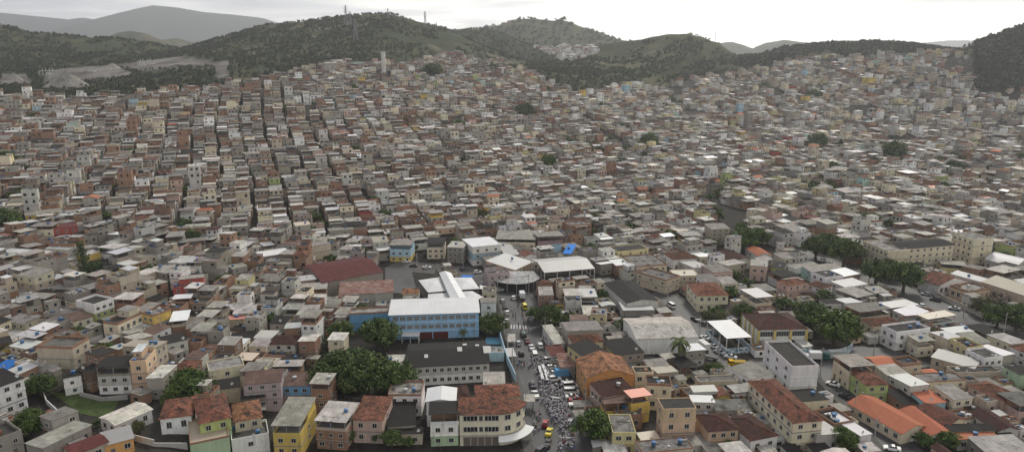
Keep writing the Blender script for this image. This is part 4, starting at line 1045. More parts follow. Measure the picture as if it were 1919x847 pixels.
# market hall: crossing white roofs
r, W_, D_ = root_at('market_hall', 'market hall', 'white roofed market hall of several crossing roofs behind the blue school', (792,562), (905,559), (790,518), 5, 'the white market hall')
inv = Matrix.Rotation(-r.rotation_euler.z, 4, 'Z') @ Matrix.Translation(-Vector(r.location))
def lp(px, py, h):
    q = at(px, py, h); return tuple(inv @ q)
for q, h_, dz in ((((784,525),(802,548),(838,545),(825,519)), 5.2, .9), (((850,520),(862,543),(899,541),(884,520)), 5.2, .9), (((802,562),(802,550),(838,548),(846,562)), 4.6, .6), (((868,562),(866,546),(885,545),(912,560)), 4.6, .6), (((899,534),(899,541),(926,546),(915,537)), 4.2, 0)):
    P_ = [lp(a, b_, h_) for a, b_ in q]; m_ = MB(); cx_ = sum(p[0] for p in P_)/4; cy_ = sum(p[1] for p in P_)/4
    if dz:
        for i in range(4): m_.poly([P_[i], P_[(i+1)%4], (cx_, cy_, P_[0][2]+dz)] if (P_[1][0]-P_[0][0])*(P_[2][1]-P_[1][1])-(P_[1][1]-P_[0][1])*(P_[2][0]-P_[1][0]) > 0 else [P_[(i+1)%4], P_[i], (cx_, cy_, P_[0][2]+dz)], ROOFC['white'])
    else: m_.poly(P_, ROOFC['white'])
    build(m_, 'roof', ['metal_sheet'], r)
    m_ = MB(); s_ = .93
    Q_ = [(cx_+(p[0]-cx_)*s_, cy_+(p[1]-cy_)*s_) for p in P_]
    for i in range(4): a, b_ = Q_[i], Q_[(i+1)%4]; m_.poly([(a[0],a[1],-1),(b_[0],b_[1],-1),(b_[0],b_[1],h_-.9),(a[0],a[1],h_-.9)], (.20,.19,.17))
    build(m_, 'wall', ['plaster'], r)
P_ = [lp(823,511,7), lp(846,563,7), lp(877,563,7), lp(845,511,7)]
m_ = MB(); rid = [tuple((Vector(P_[0])+Vector(P_[3]))/2+Vector((0,0,.9))), tuple((Vector(P_[1])+Vector(P_[2]))/2+Vector((0,0,.9)))]
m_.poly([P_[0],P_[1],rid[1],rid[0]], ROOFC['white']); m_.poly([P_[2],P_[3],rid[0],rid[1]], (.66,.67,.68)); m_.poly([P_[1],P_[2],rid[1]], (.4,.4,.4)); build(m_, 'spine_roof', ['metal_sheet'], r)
m_ = MB(); cx_ = sum(p[0] for p in P_)/4; cy_ = sum(p[1] for p in P_)/4; Q_ = [(cx_+(p[0]-cx_)*.9, cy_+(p[1]-cy_)*.97) for p in P_]
for i in range(4): a, b_ = Q_[i], Q_[(i+1)%4]; m_.poly([(a[0],a[1],0),(b_[0],b_[1],0),(b_[0],b_[1],6.95),(a[0],a[1],6.95)], (.45,.45,.43))
build(m_, 'spine_wall', ['plaster'], r)
# curved market pavilion
r, W_, D_ = root_at('market_pavilion', 'market pavilion', 'curved market pavilion with pale grey roof at the street bend', (915,527), (1000,532), (930,508), 4.2, 'the curved market pavilion')
inv = Matrix.Rotation(-r.rotation_euler.z, 4, 'Z') @ Matrix.Translation(-Vector(r.location))
edge = [(906,516),(917,523),(932,528),(950,531),(968,532),(986,531),(1000,528),(1013,521)]; back = [(930,507),(940,508),(948,508),(958,508),(968,508),(980,508),(990,508),(1000,508)]
m_ = MB(); m2 = MB()
for i in range(7):
    a, b_ = lp(*edge[i], 4.2), lp(*edge[i+1], 4.2); c, d = lp(*back[i+1], 5.4), lp(*back[i], 5.4)
    m_.plate([a, b_, c, d], .15, jit(ROOFC['silver'], .04, rt_))
    m2.poly([(a[0],a[1]+1.5,0),(b_[0],b_[1]+1.5,0),(b_[0],b_[1]+1.5,3.9),(a[0],a[1]+1.5,3.9)], (.03,.03,.03))
    p_ = MB(); p_.box(a[0]-.1,a[0]+.1,a[1]+.2,a[1]+.4,0,4.0,(.35,.35,.35)); build(p_, 'post', ['plain'], r)
build(m_, 'roof', ['sheet'], r); build(m2, 'wall', ['plaster'], r)
# long white building with blackened roof in front of the school
r, W_, D_ = root_at('depot', 'depot', 'long white two-storey depot with blackened patched roof below the blue school', (765,688), (917,680), (752,646), 6.6, 'the long white depot')
K = Parts(r); house(K, random.Random(4), W_, D_, 6.6, 2, ['white','dirty'], 'gablex', 'dark', ('plain',), (11,0,0), deep=2); K.done()
for a, b_, s_ in ((.12,.4,1.6),(.45,.3,2.6),(.2,.7,1.4),(-.3,.25,1.2),(.36,.6,1.3)):
    m_ = MB(); X_, Y_ = a*W_, b_*D_; zz = 6.6 + .14 + (min(Y_, D_-Y_))*.17 + .06; sg = .17 if Y_ < D_/2 else -.17
    if roof_mat('dark') == 'slab': pass
    m_.plate([(X_,Y_,zz),(X_+s_,Y_,zz),(X_+s_,Y_+s_*1.6,zz+sg*s_*1.6),(X_,Y_+s_*1.6,zz+sg*s_*1.6)], .05, (.45,.44,.42)); build(m_, 'roof_patch', ['plain'], r)
# cream corner building, rounded end, tiled roof
r, W_, D_ = root_at('corner_building', 'building', 'cream three-storey corner building with rounded end and red tile roof', (861,776), (934,775), 7, 9.6, 'the cream corner building')
hh = 9.6; n_ = 10; cxr = W_/2; R_ = 7.5
arc = [(cxr + R_*math.sin(a)*1.0, R_ - R_*math.cos(a)) for a in [R(85)*i/n_ for i in range(n_+1)]]
front = [(-W_/2, 0)] + arc; backp = [(-W_/2, 7)] + [(cxr + .0001*i, 7 + .0) for i in range(n_+1)]
m_ = MB()
for i in range(len(front)-1):
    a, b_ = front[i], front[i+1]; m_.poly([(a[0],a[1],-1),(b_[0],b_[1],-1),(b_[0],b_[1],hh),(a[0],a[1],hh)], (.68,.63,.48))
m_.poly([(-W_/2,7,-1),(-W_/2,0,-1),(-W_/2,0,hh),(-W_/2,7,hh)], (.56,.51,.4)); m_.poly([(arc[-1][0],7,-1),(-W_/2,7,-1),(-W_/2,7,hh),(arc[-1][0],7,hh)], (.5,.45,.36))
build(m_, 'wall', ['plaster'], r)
for zz in (3.4,):
    m_ = MB()
    for i in range(len(front)-1):
        a, b_ = front[i], front[i+1]; m_.plate([(a[0],a[1]-.5,zz),(b_[0]+.4,b_[1]-.5,zz),(b_[0],b_[1]+.3,zz),(a[0],a[1]+.3,zz)], .18, (.40,.37,.32))
    build(m_, 'ledge', ['plaster'], r)
m_ = MB()
for i in range(len(front)-1):
    a, b_ = front[i], front[i+1]
    def o_(p, i_): 
        if i_ == 0: return (p[0]-.5, p[1]-.5)
        a_ = R(85)*(i_-1)/n_; return (p[0]+.5*math.sin(a_), p[1]-.5*math.cos(a_))
    A_, B_ = o_(a, i), o_(b_, i+1)
    top_a = (-W_/2-.5, 7.2, hh+1.5) if i == 0 else (cxr+(i-1)*.55, 7.2, hh+1.5-.08*(i-1)); top_b = (cxr+i*.55, 7.2, hh+1.5-.08*i)
    m_.plate([(A_[0],A_[1],hh+.1),(B_[0],B_[1],hh+.1),top_b,top_a], .15, jit(ROOFC['tile'], .05, rt_))
build(m_, 'roof', ['tile'], r)
m_ = MB(); m_.poly([(arc[-1][0]+.2,7.02,hh),(-W_/2-.5,7.02,hh),(-W_/2-.5,7.02,hh+1.3),(cxr+4.8,7.02,hh+.6)], (.5,.45,.36)); build(m_, 'gable', ['plaster'], r)
for zz in (4.7, 8.0):
    for k in range(5):
        X_ = -W_/2 + 2 + (W_-2.5)*k/4.2; o = link('window', MWF, r, (X_, -.02, zz-.35), 0, (2.1 if k != 2 else 1.1, 1, 1.5)); link('pane', MP, o)
    for a_ in (20, 48, 74):
        a_ = R(a_); o = link('window', MWF, r, (cxr+(R_+.02)*math.sin(a_), R_-(R_+.02)*math.cos(a_), zz-.35), a_, (1.8, 1, 1.5)); link('pane', MP, o)
for k in range(5):
    X_ = -W_/2 + 2 + (W_-2.5)*k/4.2; link('door', MD, r, (X_, -.02, 0.05), 0, (2.0, 1, 2.6))
m_ = MB()                                    # white awning wrapped round the corner
for i in range(1, n_):
    a1, a2 = R(85)*(i-1)/n_ if i > 1 else 0, R(85)*i/n_
    for q in (0,):
        pa = (cxr+R_*math.sin(a1), R_-R_*math.cos(a1), 3.3); pb = (cxr+R_*math.sin(a2), R_-R_*math.cos(a2), 3.3)
        oa = (cxr+(R_+3)*math.sin(a1), R_-(R_+3)*math.cos(a1), 2.7); ob = (cxr+(R_+3)*math.sin(a2), R_-(R_+3)*math.cos(a2), 2.7)
        m_.plate([oa, ob, pb, pa], .08, (.66,.67,.66))
build(m_, 'awning', ['plain'], r)
# old school with yellow piers
r, W_, D_ = root_at('school', 'school', 'old school with dark red hipped roof and yellow piers', (1422,618), (1512,616), (1383,588), 7.2, 'the old school with yellow piers')
K = Parts(r); house(K, random.Random(8), W_, D_, 7.2, 2, ['white'], 'hip', 'darktile', ('plain',), (0,0,0), deep=2); K.done()
for i in range(4):
    X_ = -W_/2 + W_*i/3; m_ = MB(); m_.box(X_-.45, X_+.45, -.5, .1, -1, 7.15, (.55,.44,.17)); build(m_, 'pier', ['plaster'], r)
for i in range(1, 5):
    Y_ = D_*i/4; m_ = MB(); m_.box(-W_/2-.4, -W_/2+.1, Y_-.45, Y_+.45-(.5 if i == 4 else 0), -1, 7.15, (.55,.44,.17)); build(m_, 'pier', ['plaster'], r)
for i in range(3):
    for zz in (1.3, 4.6):
        X0, X1 = -W_/2 + W_*i/3 + .6, -W_/2 + W_*(i+1)/3 - .6
        f = MB(); f.box(X0, X1, -.12, .02, zz, zz+1.9, (.30,.30,.30), bot=True); o = build(f, 'window', ['plain'], r)
        f = MB(); q_ = int((X1-X0)/.8)
        for q in range(q_): a = X0+.1+q*(X1-X0-.1)/q_; f.poly([(a,-.135,zz+.1),(a+(X1-X0)/q_-.16,-.135,zz+.1),(a+(X1-X0)/q_-.16,-.135,zz+1.8),(a,-.135,zz+1.8)], (.03,.033,.035))
        build(f, 'pane', ['glass'], o)
# boundary walls
def wall_line(name, label, pts, h, col, mt='plaster', th=.25):
    P_ = A(*pts); m_ = MB()
    o0 = P_[0]
    for a, b_ in zip(P_[:-1], P_[1:]):
        d = Vector((b_.x-a.x, b_.y-a.y)); n = Vector((-d.y, d.x)).normalized()*th/2; z_ = min(a.z, b_.z)
        q = [(a.x-n.x, a.y-n.y), (b_.x-n.x, b_.y-n.y), (b_.x+n.x, b_.y+n.y), (a.x+n.x, a.y+n.y)]
        q = [(u-o0.x, v-o0.y) for u, v in q]
        for i in range(4):
            u, v = q[i], q[(i+1)%4]; m_.poly([(u[0],u[1],z_-o0.z-1.5),(v[0],v[1],z_-o0.z-1.5),(v[0],v[1],z_-o0.z+h),(u[0],u[1],z_-o0.z+h)], col)
        m_.poly([(u, v, z_-o0.z+h) for u, v in q], tuple(min(1, c*1.1) for c in col))
    return tag(build(m_, name, [mt], None, tuple(o0)), label, 'wall')
wall_line('boundary_wall', 'pale blue boundary wall along the main street below the blue school', [(934,618),(938,640),(950,680),(966,716)], 3.0, (.36,.50,.60))
wall_line('boundary_wall', 'painted mural wall running right from the old school', [(1415,664),(1480,668),(1560,672),(1588,664),(1597,655)], 3.0, (.34,.44,.50), 'graffiti')
wall_line('boundary_wall', 'white curved wall around the grass lot', [(80,735),(88,757),(110,778),(150,797)], 1.6, (.55,.55,.53))
wall_line('boundary_wall', 'grey wall behind the grass lot below the white house', [(150,742),(190,752),(240,748)], 1.5, (.35,.34,.32))
wall_line('boundary_wall', 'long beige wall between the canal road and the tiled houses', [(1752,556),(1800,578),(1850,600)], 2.4, (.42,.38,.32))
wall_line('boundary_wall', 'low grey canal wall along the canal road', [(1600,530),(1680,562),(1760,598),(1830,630),(1940,678)], 1.0, (.30,.29,.27))
wall_line('boundary_wall', 'crumbling white retaining wall in the bottom left row', [(240,822),(290,836),(352,842)], 2.0, (.45,.43,.40))
# ------------------------------------------------------------------ where the trees stand (built further down)
TREES = [  # picture column, row of the foot, crown width in px, kind, label
 (630,736,92,'broad','large dark tree, leftmost of the big clump below the blue school'),(690,752,108,'broad','broadest dark tree in the middle of the clump below the blue school'),
 (742,742,76,'broad','dark tree at the right end of the big clump beside the depot'),(655,708,84,'broad','dark tree at the back of the big clump below the blue school'),
 (712,655,76,'broad','dark round tree standing against the front of the blue school'),(640,640,50,'broad','greyish tree left of the blue school wing'),(632,655,40,'light','small bright green tree left of the blue school'),
 (925,628,52,'broad','dense tree between the blue school and the main street'),(905,618,34,'broad','smaller tree at the right corner of the blue school'),
 (357,752,84,'light','round yellow green tree above the white cottage in the bottom row'),(322,765,40,'broad','dark bush hugging the left side of the round yellow green tree'),
 (1112,828,74,'light','round dense street tree at the bottom of the main street'),(1030,612,52,'broad','dark street tree right of the main street near the stalls'),(1003,600,34,'broad','smaller dark street tree by the stalls'),
 (1562,648,92,'light','large bright green tree right of the old school'),(1522,612,66,'broad','dark tree behind the large bright green tree'),(1345,606,34,'olive','small olive street tree in front of the large cream house'),(1322,604,26,'olive','smallest olive street tree below the large cream house'),(1390,600,40,'broad','dark tree left behind the old school'),
 (1528,486,52,'broad','left tree of the dark twins on the canal road'),(1580,500,62,'broad','right tree of the dark twins on the canal road'),(1548,470,44,'broad','dark tree behind the twin trees on the canal road'),
 (1640,534,62,'broad','dark tree below the angular cream block'),(1692,548,68,'broad','dark tree below the long weathered block'),(1665,520,44,'broad','smaller dark tree between the two below the cream blocks'),
 (1392,470,58,'light','wide green tree above the dark tiled roof'),(1420,462,44,'light','green tree right of the wide one above the dark tiled roof'),(1372,474,34,'light','small green tree left of the wide one'),
 (1868,612,60,'light','leafy tree beside the canal road at the right edge'),(1903,618,56,'light','bright tree nearest the right edge on the canal road'),(1840,590,44,'olive','thin olive tree behind the leafy canal trees'),(1873,572,36,'bare','almost bare tree above the canal road'),
 (160,520,34,'column','tall ivy covered tree among houses on the left slope'),(178,512,32,'broad','dark bushy growth right of the tall ivy tree'),
 (10,432,56,'broad','dark tree cut by the left edge above the yellow house'),(12,312,44,'broad','dark tree at the left edge high on the slope'),(78,742,52,'broad','dark tree left of the grass lot'),(198,676,48,'light','light green tree above the peach house'),(150,640,34,'broad','small dark tree between houses above the grass lot'),
 (62,815,60,'light','spreading bush below the white house at the left edge'),(245,792,34,'light','overgrown shrub right of the gabled shed'),(262,812,30,'olive','low shrub on the crumbling retaining wall'),(185,800,20,'broad','dark shrub at the end of the grass lot'),
 (480,822,32,'light','light shrub in the forecourt of the beige cottage'),(735,836,40,'broad','dark garden tree below the low black roof'),(708,828,26,'light','thin garden tree beside the pink house'),(655,828,34,'light','leafy garden tree left of the pink house'),(766,838,26,'broad','small dark garden tree in the bottom row'),(560,838,26,'broad','small tree between the yellow and brick houses'),
 (935,672,22,'light','small tree behind the pale blue boundary wall'),(1340,705,34,'light','light green tree right of the white warehouse'),(1325,700,24,'olive','small bush beside the side street'),
 (1578,845,56,'light','bushy tree at the bottom edge left of the right street'),(1365,846,30,'broad','dark bush in front of the peach house with hipped roof'),
 (1740,640,34,'olive','olive shrub behind the white corner house'),(1722,648,30,'light','green shrub below the white corner house'),(1775,840,44,'light','shrubs in front of the orange roofed wing'),(1730,838,34,'light','small tree at the foot of the long orange roofed hall'),
 (1165,250,26,'broad','round dark tree in the middle of the town right of centre'),(1216,280,42,'broad','dark tree group near the rising street'),(985,224,46,'broad','dark tree on the hillside right of centre'),(964,218,18,'broad','small dark tree on the hillside right of centre'),
 (1027,318,38,'light','green tree in front of the white block on the middle slope'),(1052,205,9,'column','thin cypress like tree at the top of the rising street'),(1020,180,28,'broad','tree on the upper right shoulder of the left hill'),(1532,282,44,'broad','wide dark tree far right of centre'),(1672,302,56,'broad','wide dark tree left of the long white building'),
 (1640,315,30,'broad','tree left of the wide dark tree far right'),(1715,250,26,'broad','dark tree in the far right quarter'),(1690,248,22,'broad','second dark tree in the far right quarter'),(1205,330,18,'broad','small tree in the right half of the town'),(1350,370,26,'light','green tree near the beige houses, right of centre'),(1600,400,30,'broad','tree in the far row above the angular cream block'),(1628,430,40,'light','green tree above the angular cream block'),
 (815,118,20,'broad','dark tree on the waste ground at the hilltop'),(845,130,18,'broad','dark tree below the waste ground at the hilltop'),(810,148,50,'broad','dark grove right of the white tower'),(890,128,34,'broad','dark tree on the right shoulder of the hilltop'),(925,136,24,'broad','small dark tree on the right shoulder of the hilltop'),
 (1815,192,30,'broad','dark tree in the hillside quarter at right'),(1830,198,28,'light','green tree beside the dark one in the hillside quarter at right'),(1430,182,36,'broad','dark tree at the foot of the right hill'),(1355,240,22,'broad','small tree low on the right slope'),(1505,325,16,'broad','tiny dark tree far right of centre'),(1460,298,18,'light','small green tree far right of centre'),
 (1490,150,22,'broad','dark tree among the upper right houses'),(1540,145,26,'broad','round dark tree among the upper right houses'),(1575,140,20,'broad','small dark tree among the upper right houses'),(1665,150,22,'broad','dark tree in the upper right hillside'),(1645,165,18,'broad','low dark tree in the upper right hillside'),(1525,195,40,'broad','wide dark tree on the lower right hillside')]
rtree = random.Random(9)
for i, t_ in enumerate(TREES):
    p = at(t_[0], t_[1]); D = p.y * cp + (H0 - p.z) * sp; r = t_[2] / 2 * D / F
    if t_[1] < 420 or True: take(p.x, p.y, 0, r * .55, r * .55)
EXTRA = []
for i in range(3200):                         # smaller trees between the houses of the flat right half and the upper slopes
    px, py = rtree.uniform(-10, 1925), rtree.uniform(150, 640)
    right = px > 1060
    dn = float(fbm(px, py * 2.2, 90, 2))
    if py < edge_row(px) + 3: continue
    if not right and (rtree.random() > .05): continue
    if right and rtree.random() > (.03 + .75 * max(0, dn * 3 + .12) + (.16 if py < edge_row(px) + 40 else 0)) * (.4 if py > 420 else 1): continue
    p = at(px, py); D = p.y * cp + (H0 - p.z) * sp
    r = rtree.uniform(3.0, 5.2) * (1 if D < 600 else 1.35)
    if not free(p.x, p.y, 0, r * .6, r * .6): continue
    take(p.x, p.y, 0, r * .6, r * .6); EXTRA.append((px, py, p, r, D))
print('extra trees', len(EXTRA))

TW_Y = 880.0; TW_X = (719.5 - 959.5) / F * (TW_Y * cp + (H0 - 75) * sp); TW_Z = float(base_z([TW_X], [TW_Y])[0]); take(TW_X, TW_Y - 10, 0, 9, 22)
# ------------------------------------------------------------------ the rest of the town, lot by lot along its streets
def zone(px, py):
    """grid the lot belongs to"""
    if py > 430 and px < 330: return 0
    if py > 455 and px < 700: return 1
    if py > 560 and 560 <= px < 1130: return 2
    if py > 545 and px >= 1130: return 3
    if px < 745 + (470 - py) * -.62 * (1 if py < 470 else 0): return 4
    if px < 1290 - (420 - py) * .82: return 5
    return 6
ZONES = [(-28, 6.6, 6.2, 2.0, 1.2), (-4, 6.0, 5.4, 1.6, .8), (2, 7, 7, 3, 1), (12, 7.6, 7.2, 3, 1.2), (20, 7.8, 4.5, 3.0, 0), (22, 7.6, 4.9, 2.6, 0), (24, 8.2, 6.0, 3.4, .8)]
rg = random.Random(11)
KEEP = [(655,598,975,700),(1185,630,1312,672),(90,735,240,792),(1480,690,1540,736),(1395,718,1490,790),(1225,770,1310,835),(300,780,660,900),(640,775,1010,895),(770,685,975,742),(1610,478,1870,512),(1120,775,1230,840),(1140,730,1235,790),(1010,500,1120,535)]
LOTS = []
for zi, (deg, lw, ld, st, gap) in enumerate(ZONES):
    a = R(deg); ux, uy = math.cos(a), math.sin(a); vx, vy = -math.sin(a), math.cos(a)      # u across, v along the street
    pitch = 2 * lw + st
    for i in range(-130, 131):
        for sidx in (0, 1):
            uc = i * pitch + (lw / 2 + .1) + sidx * lw
            v = -900 + rg.uniform(0, 5)
            while v < 1500:
                dd = ld * rg.uniform(.72, 1.38); ww = lw * rg.uniform(.82, .99)
                vm_ = v + dd / 2; v += dd + (rg.uniform(.0, .35) if rg.random() > .12 else rg.uniform(.5, 1 + gap))
                uoff = (ww - lw) / 2 * (1 if sidx == 1 else -1)
                wob = 2.6 * math.sin(vm_ * .017 + i * .25) + .8 * math.sin(vm_ * .08 + i) + rg.uniform(-.5, .5); shf = (i * 7.3) % 5
                x = ux * (uc + wob) + vx * (vm_ + shf); y = uy * (uc + wob) + vy * (vm_ + shf)
                if y < 165 or y > 1260 or abs(x) > .80 * y + 12: continue
                LOTS.append((zi, x, y, a, ww, dd))
lx = np.array([l[1] for l in LOTS]); ly = np.array([l[2] for l in LOTS])
lz, lw_ = terrain(lx, ly)
lpx, lpy, lD = proj(lx, ly, lz)
lz2 = np.minimum(terrain(lx + 4, ly)[0], terrain(lx - 4, ly)[0]); lz2 = np.minimum(lz2, np.minimum(terrain(lx, ly + 4)[0], terrain(lx, ly - 4)[0]))
dens = fbm(lx, ly, 70, 3)
cand = []
for i, (zi, x, y, a, ww, dd) in enumerate(LOTS):
    px, py = lpx[i], lpy[i]
    if px < -70 or px > 1990 or py > 905: continue
    if py < edge_row(px) or zone(px, py) != zi: continue
    if px > 1828 and py < 169: continue
    nearedge = py - edge_row(px)
    if nearedge < 30 and px > 1000 and rg.random() < .45 * (1 - nearedge / 30) + .1: continue
    if zi == 6 and (rg.random() < .07 or dens[i] < -.22): continue
    if y > 820 and px > 1100 and rg.random() < .12: continue
    if any(a < px < c and b < py < d for a, b, c, d in KEEP): continue
    if not free(x, y, a, ww / 2 - .25, dd / 2 - .2): continue
    if zi < 4: take(x, y, a, ww / 2 - .25, dd / 2 - .2)
    cand.append((zi, x, y, a, ww, dd, float(lz[i]), float(lz2[i]), float(px), float(py), float(lD[i])))
# small additions that fill the leftover corners near the camera
for _ in range(9000):
    px, py = rg.uniform(-30, 1950), rg.uniform(440, 860)
    if any(a < px < c and b < py < d for a, b, c, d in KEEP + [(655,600,975,760)]): continue
    if 200 < px < 1000 and py > 760: continue
    p = at(px, py); a = R(ZONES[zone(px, py)][0]); ww, dd = rg.uniform(3.2, 6.0), rg.uniform(3.0, 5.5)
    if zone(px, py) > 3 or not free(p.x, p.y, a, ww / 2, dd / 2): continue
    take(p.x, p.y, a, ww / 2, dd / 2); D = p.y * cp + (H0 - p.z) * sp
    cand.append((zone(px, py), p.x, p.y, a, ww, dd, p.z, p.z - 1, px, py, D))
def pick(rng, items):
    t = sum(w_ for _, w_ in items); r = rng.random() * t
    for k, w_ in items:
        r -= w_
        if r <= 0: return k
    return items[-1][0]
WL = [('brick', 24), ('brown', 5), ('grey', 22), ('concrete', 16), ('dirty', 13), ('white', 7), ('beige', 13), ('cream', 8), ('pink', 1.2), ('paleyellow', 1.4), ('yellow', .3), ('lightblue', .5), ('mint', .3), ('red', .25), ('green', .2), ('peach', .8)]
WR = [('brick', 8), ('brown', 2), ('grey', 13), ('concrete', 12), ('dirty', 20), ('white', 15), ('beige', 15), ('cream', 16), ('pink', 2.2), ('paleyellow', 3), ('yellow', .5), ('lightblue', 1), ('mint', .5), ('red', .2), ('green', .4), ('peach', 1.5)]
RTL = [('terr', 36), ('sheet', 30), ('slab', 18), ('deck', 16), ('gabley', 1), ('hip', 1.0)]
RTR = [('terr', 30), ('sheet', 34), ('slab', 13), ('deck', 15), ('gablex', 1.5), ('gabley', 2.5), ('hip', 3.5)]
RCS = [('grey', 44), ('lightgrey', 20), ('silver', 6), ('white', 4.5), ('dark', 13), ('brown', 4), ('sand', 2), ('redsheet', .8), ('salmon', .2)]
def choose(rng, zi, px, y, area=99):
    left = zi in (0, 1, 4) or (zi == 5 and rng.random() < .4)
    W_ = WL if left else WR
    if px > 1000 and rng.random() < .5 and y < 600: W_ = WR
    w1 = pick(rng, W_); w2 = w1 if rng.random() < .6 else pick(rng, [('brick', 3), ('grey', 2), ('concrete', 3), ('brown', .6)] if rng.random() < (.55 if left else .25) else W_)
    rt = pick(rng, RTL if left else RTR)
    rc = pick(rng, RCS)
    if rt in ('slab', 'deck'): rc = pick(rng, [('slab', 5), ('darkslab', 3), ('paleslab', 4)])
    if rt == 'hip' or (rt.startswith('gable') and rng.random() < .8): rc = pick(rng, [('tile', 5), ('darktile', 3), ('newtile', 1), ('orangetile', 1)])
    ns = pick(rng, [(1, 1.5), (2, 6), (3, 4), (4, .7)] if left else [(1, 2.5), (2, 6), (3, 3), (4, .5)])
    if rt == 'terr': ns = max(2, ns)
    if zi in (2, 3): ns = min(ns, 2) if rng.random() < .8 else min(ns, 3)
    if area < 31: ns = min(ns, 2 if px < 700 and rng.random() < .4 else 1); rt = 'sheet' if rt == 'terr' else rt
    if zi >= 4 and ns > 2 and rng.random() < .4: ns -= 1
    return w1, w2, rt, rc, ns
# ------------------------------------------------------------------ largest of the remaining houses: each a thing with its parts
N_IND = 300
n_house = sum(1 for a in ALL if a['o']['category'] == 'house')
def vis_area(c): return c[4] * c[5] / (c[10] ** 2)
inview = [i for i, c in enumerate(cand) if -10 < c[8] < 1930 and c[9] < 860]
inview.sort(key=lambda i: -vis_area(cand[i]))
IND = set(inview[:max(0, N_IND - n_house)])
REST = [c for i, c in enumerate(cand) if i not in IND]
ri = random.Random(31)
for i in sorted(IND):
    zi, x, y, a, ww, dd, z, z2, px, py, D = cand[i]
    w1, w2, rt, rc, ns = choose(ri, zi, px, y, ww * dd if zi < 4 else 99)
    h = ns * ri.uniform(2.6, 3.0)
    root = link('house', None, None, (x + math.sin(a) * dd / 2, y - math.cos(a) * dd / 2, z), a); root['category'] = 'house'
    walls = [w1] * (ns - 1) + [w2]
    K = Parts(root); house(K, ri, ww, dd, h, ns, walls, rt, rc, (), deep=z - z2 + 2.5); K.done()
    ALL.append(dict(o=root, px=px, py=proj(x, y, z + h)[1], x=x, y=y, wall=w2, w0=w1, roof=rt, rc=rc, ns=ns, label=None, anchor=None, opts=()))
# labels: what it looks like, and where it stands from a building one can find
NUM = ['', 'single-storey', 'two-storey', 'three-storey', 'four-storey']
ORD = ['nearest', 'second', 'third', 'fourth', 'fifth', 'sixth', 'seventh', 'eighth', 'ninth', 'tenth', 'eleventh', 'twelfth']
ANCH = [a for a in ALL if a['anchor']]
def rel(a, b):
    dx, dy = a['px'] - b['px'], (a['py'] - b['py']) * 1.3
    if abs(dx) > abs(dy): return 'right of' if dx > 0 else 'left of'
    return 'below' if dy > 0 else 'above'
groups = {}
for a in ALL:
    if a['label']: continue
    an = min((b for b in ANCH if b is not a), key=lambda b: math.hypot(a['px'] - b['px'], (a['py'] - b['py']) * 1.3))
    a['key'] = (NUM[a['ns']], WALLN[a['wall']], a['rc'], rel(a, an), an['anchor']); a['dist'] = math.hypot(a['px'] - an['px'], a['py'] - an['py'])
    groups.setdefault(a['key'], []).append(a)
for k, v in groups.items():
    v.sort(key=lambda a: a['dist'])
    for i, a in enumerate(v):
        rn = ROOFN[k[2]].replace('coloured ', '')
        nm_ = k[1] if a['opts'] != ('x',) else k[1]
        a['label'] = f"{k[0]} {nm_} house, {rn}, {(ORD[i] + ' such ') if len(v) > 1 else ''}{k[3]} {k[4]}"
        ws = a['label'].split()
        if len(ws) > 16 and 0: pass
        if len(ws) > 16: a['label'] = f"{nm_} house, {rn}, {(ORD[i] + ' such ') if len(v) > 1 else ''}{k[3]} {k[4]}"
        if len(a['label'].split()) > 16: a['label'] = a['label'].replace(' coloured', '').replace(' tiled roof', ' tiles').replace(' house,', ',', 1).replace('single-storey ', '')
        if len(a['label'].split()) > 16: a['label'] = a['label'].replace('weathered ', '').replace('flat ', '').replace('three-storey ', '').replace('two-storey ', '')
        if len(a['label'].split()) > 16: a['label'] = a['label'].replace('such ', '').replace(' sheet roof', ' roof')
        a['o']['label'] = a['label']
for a in ALL:
    if a['o']['category'] == 'house': a['o']['group'] = 'houses of the dense quarter around the main street'
print('things: houses', sum(1 for a in ALL if a['o']['category'] == 'house'), 'all', len(ALL), 'dup labels', len(ALL) - len({a['o']['label'] for a in ALL}), 'long', [a['label'] for a in ALL if len(a['o']['label'].split()) > 16][:5])
# far and mid distance houses: thousands, one mass
K = Mass()
rm_ = random.Random(5)
for c in REST:
    zi, x, y, a, ww, dd, z, z2, px, py, D = c
    w1, w2, rt, rc, ns = choose(rm_, zi, px, y, ww * dd if zi < 4 else 99)
    h = ns * rm_.uniform(2.4, 2.9)
    a2 = a + rm_.gauss(0, .045)
    if rm_.random() < .06: ww *= rm_.uniform(1.3, 1.9); dd *= rm_.uniform(1.2, 1.8)
    if rm_.random() < .08: h *= rm_.uniform(1.15, 1.5)
    K.near = D < 430
    house(K, rm_, ww, dd, h, ns, [w1] * (ns - 1) + [w2] if rm_.random() < .5 else [w1], rt, rc, ('plain', 'far') if D > 520 else (), deep=max(1.5, z - z2 + 2))
    # local origin is the middle of the front wall
    K.place(x - (-math.sin(a2)) * dd / 2, y - math.cos(a2) * dd / 2, z, a2)
tag(build(K.mb, 'hillside_houses', STUFF_MATS), kind='stuff')['label'] = 'thousands of small brick and plastered houses packed over the hillsides'
print('MASS houses', len(REST), 'faces', len(K.mb.f))
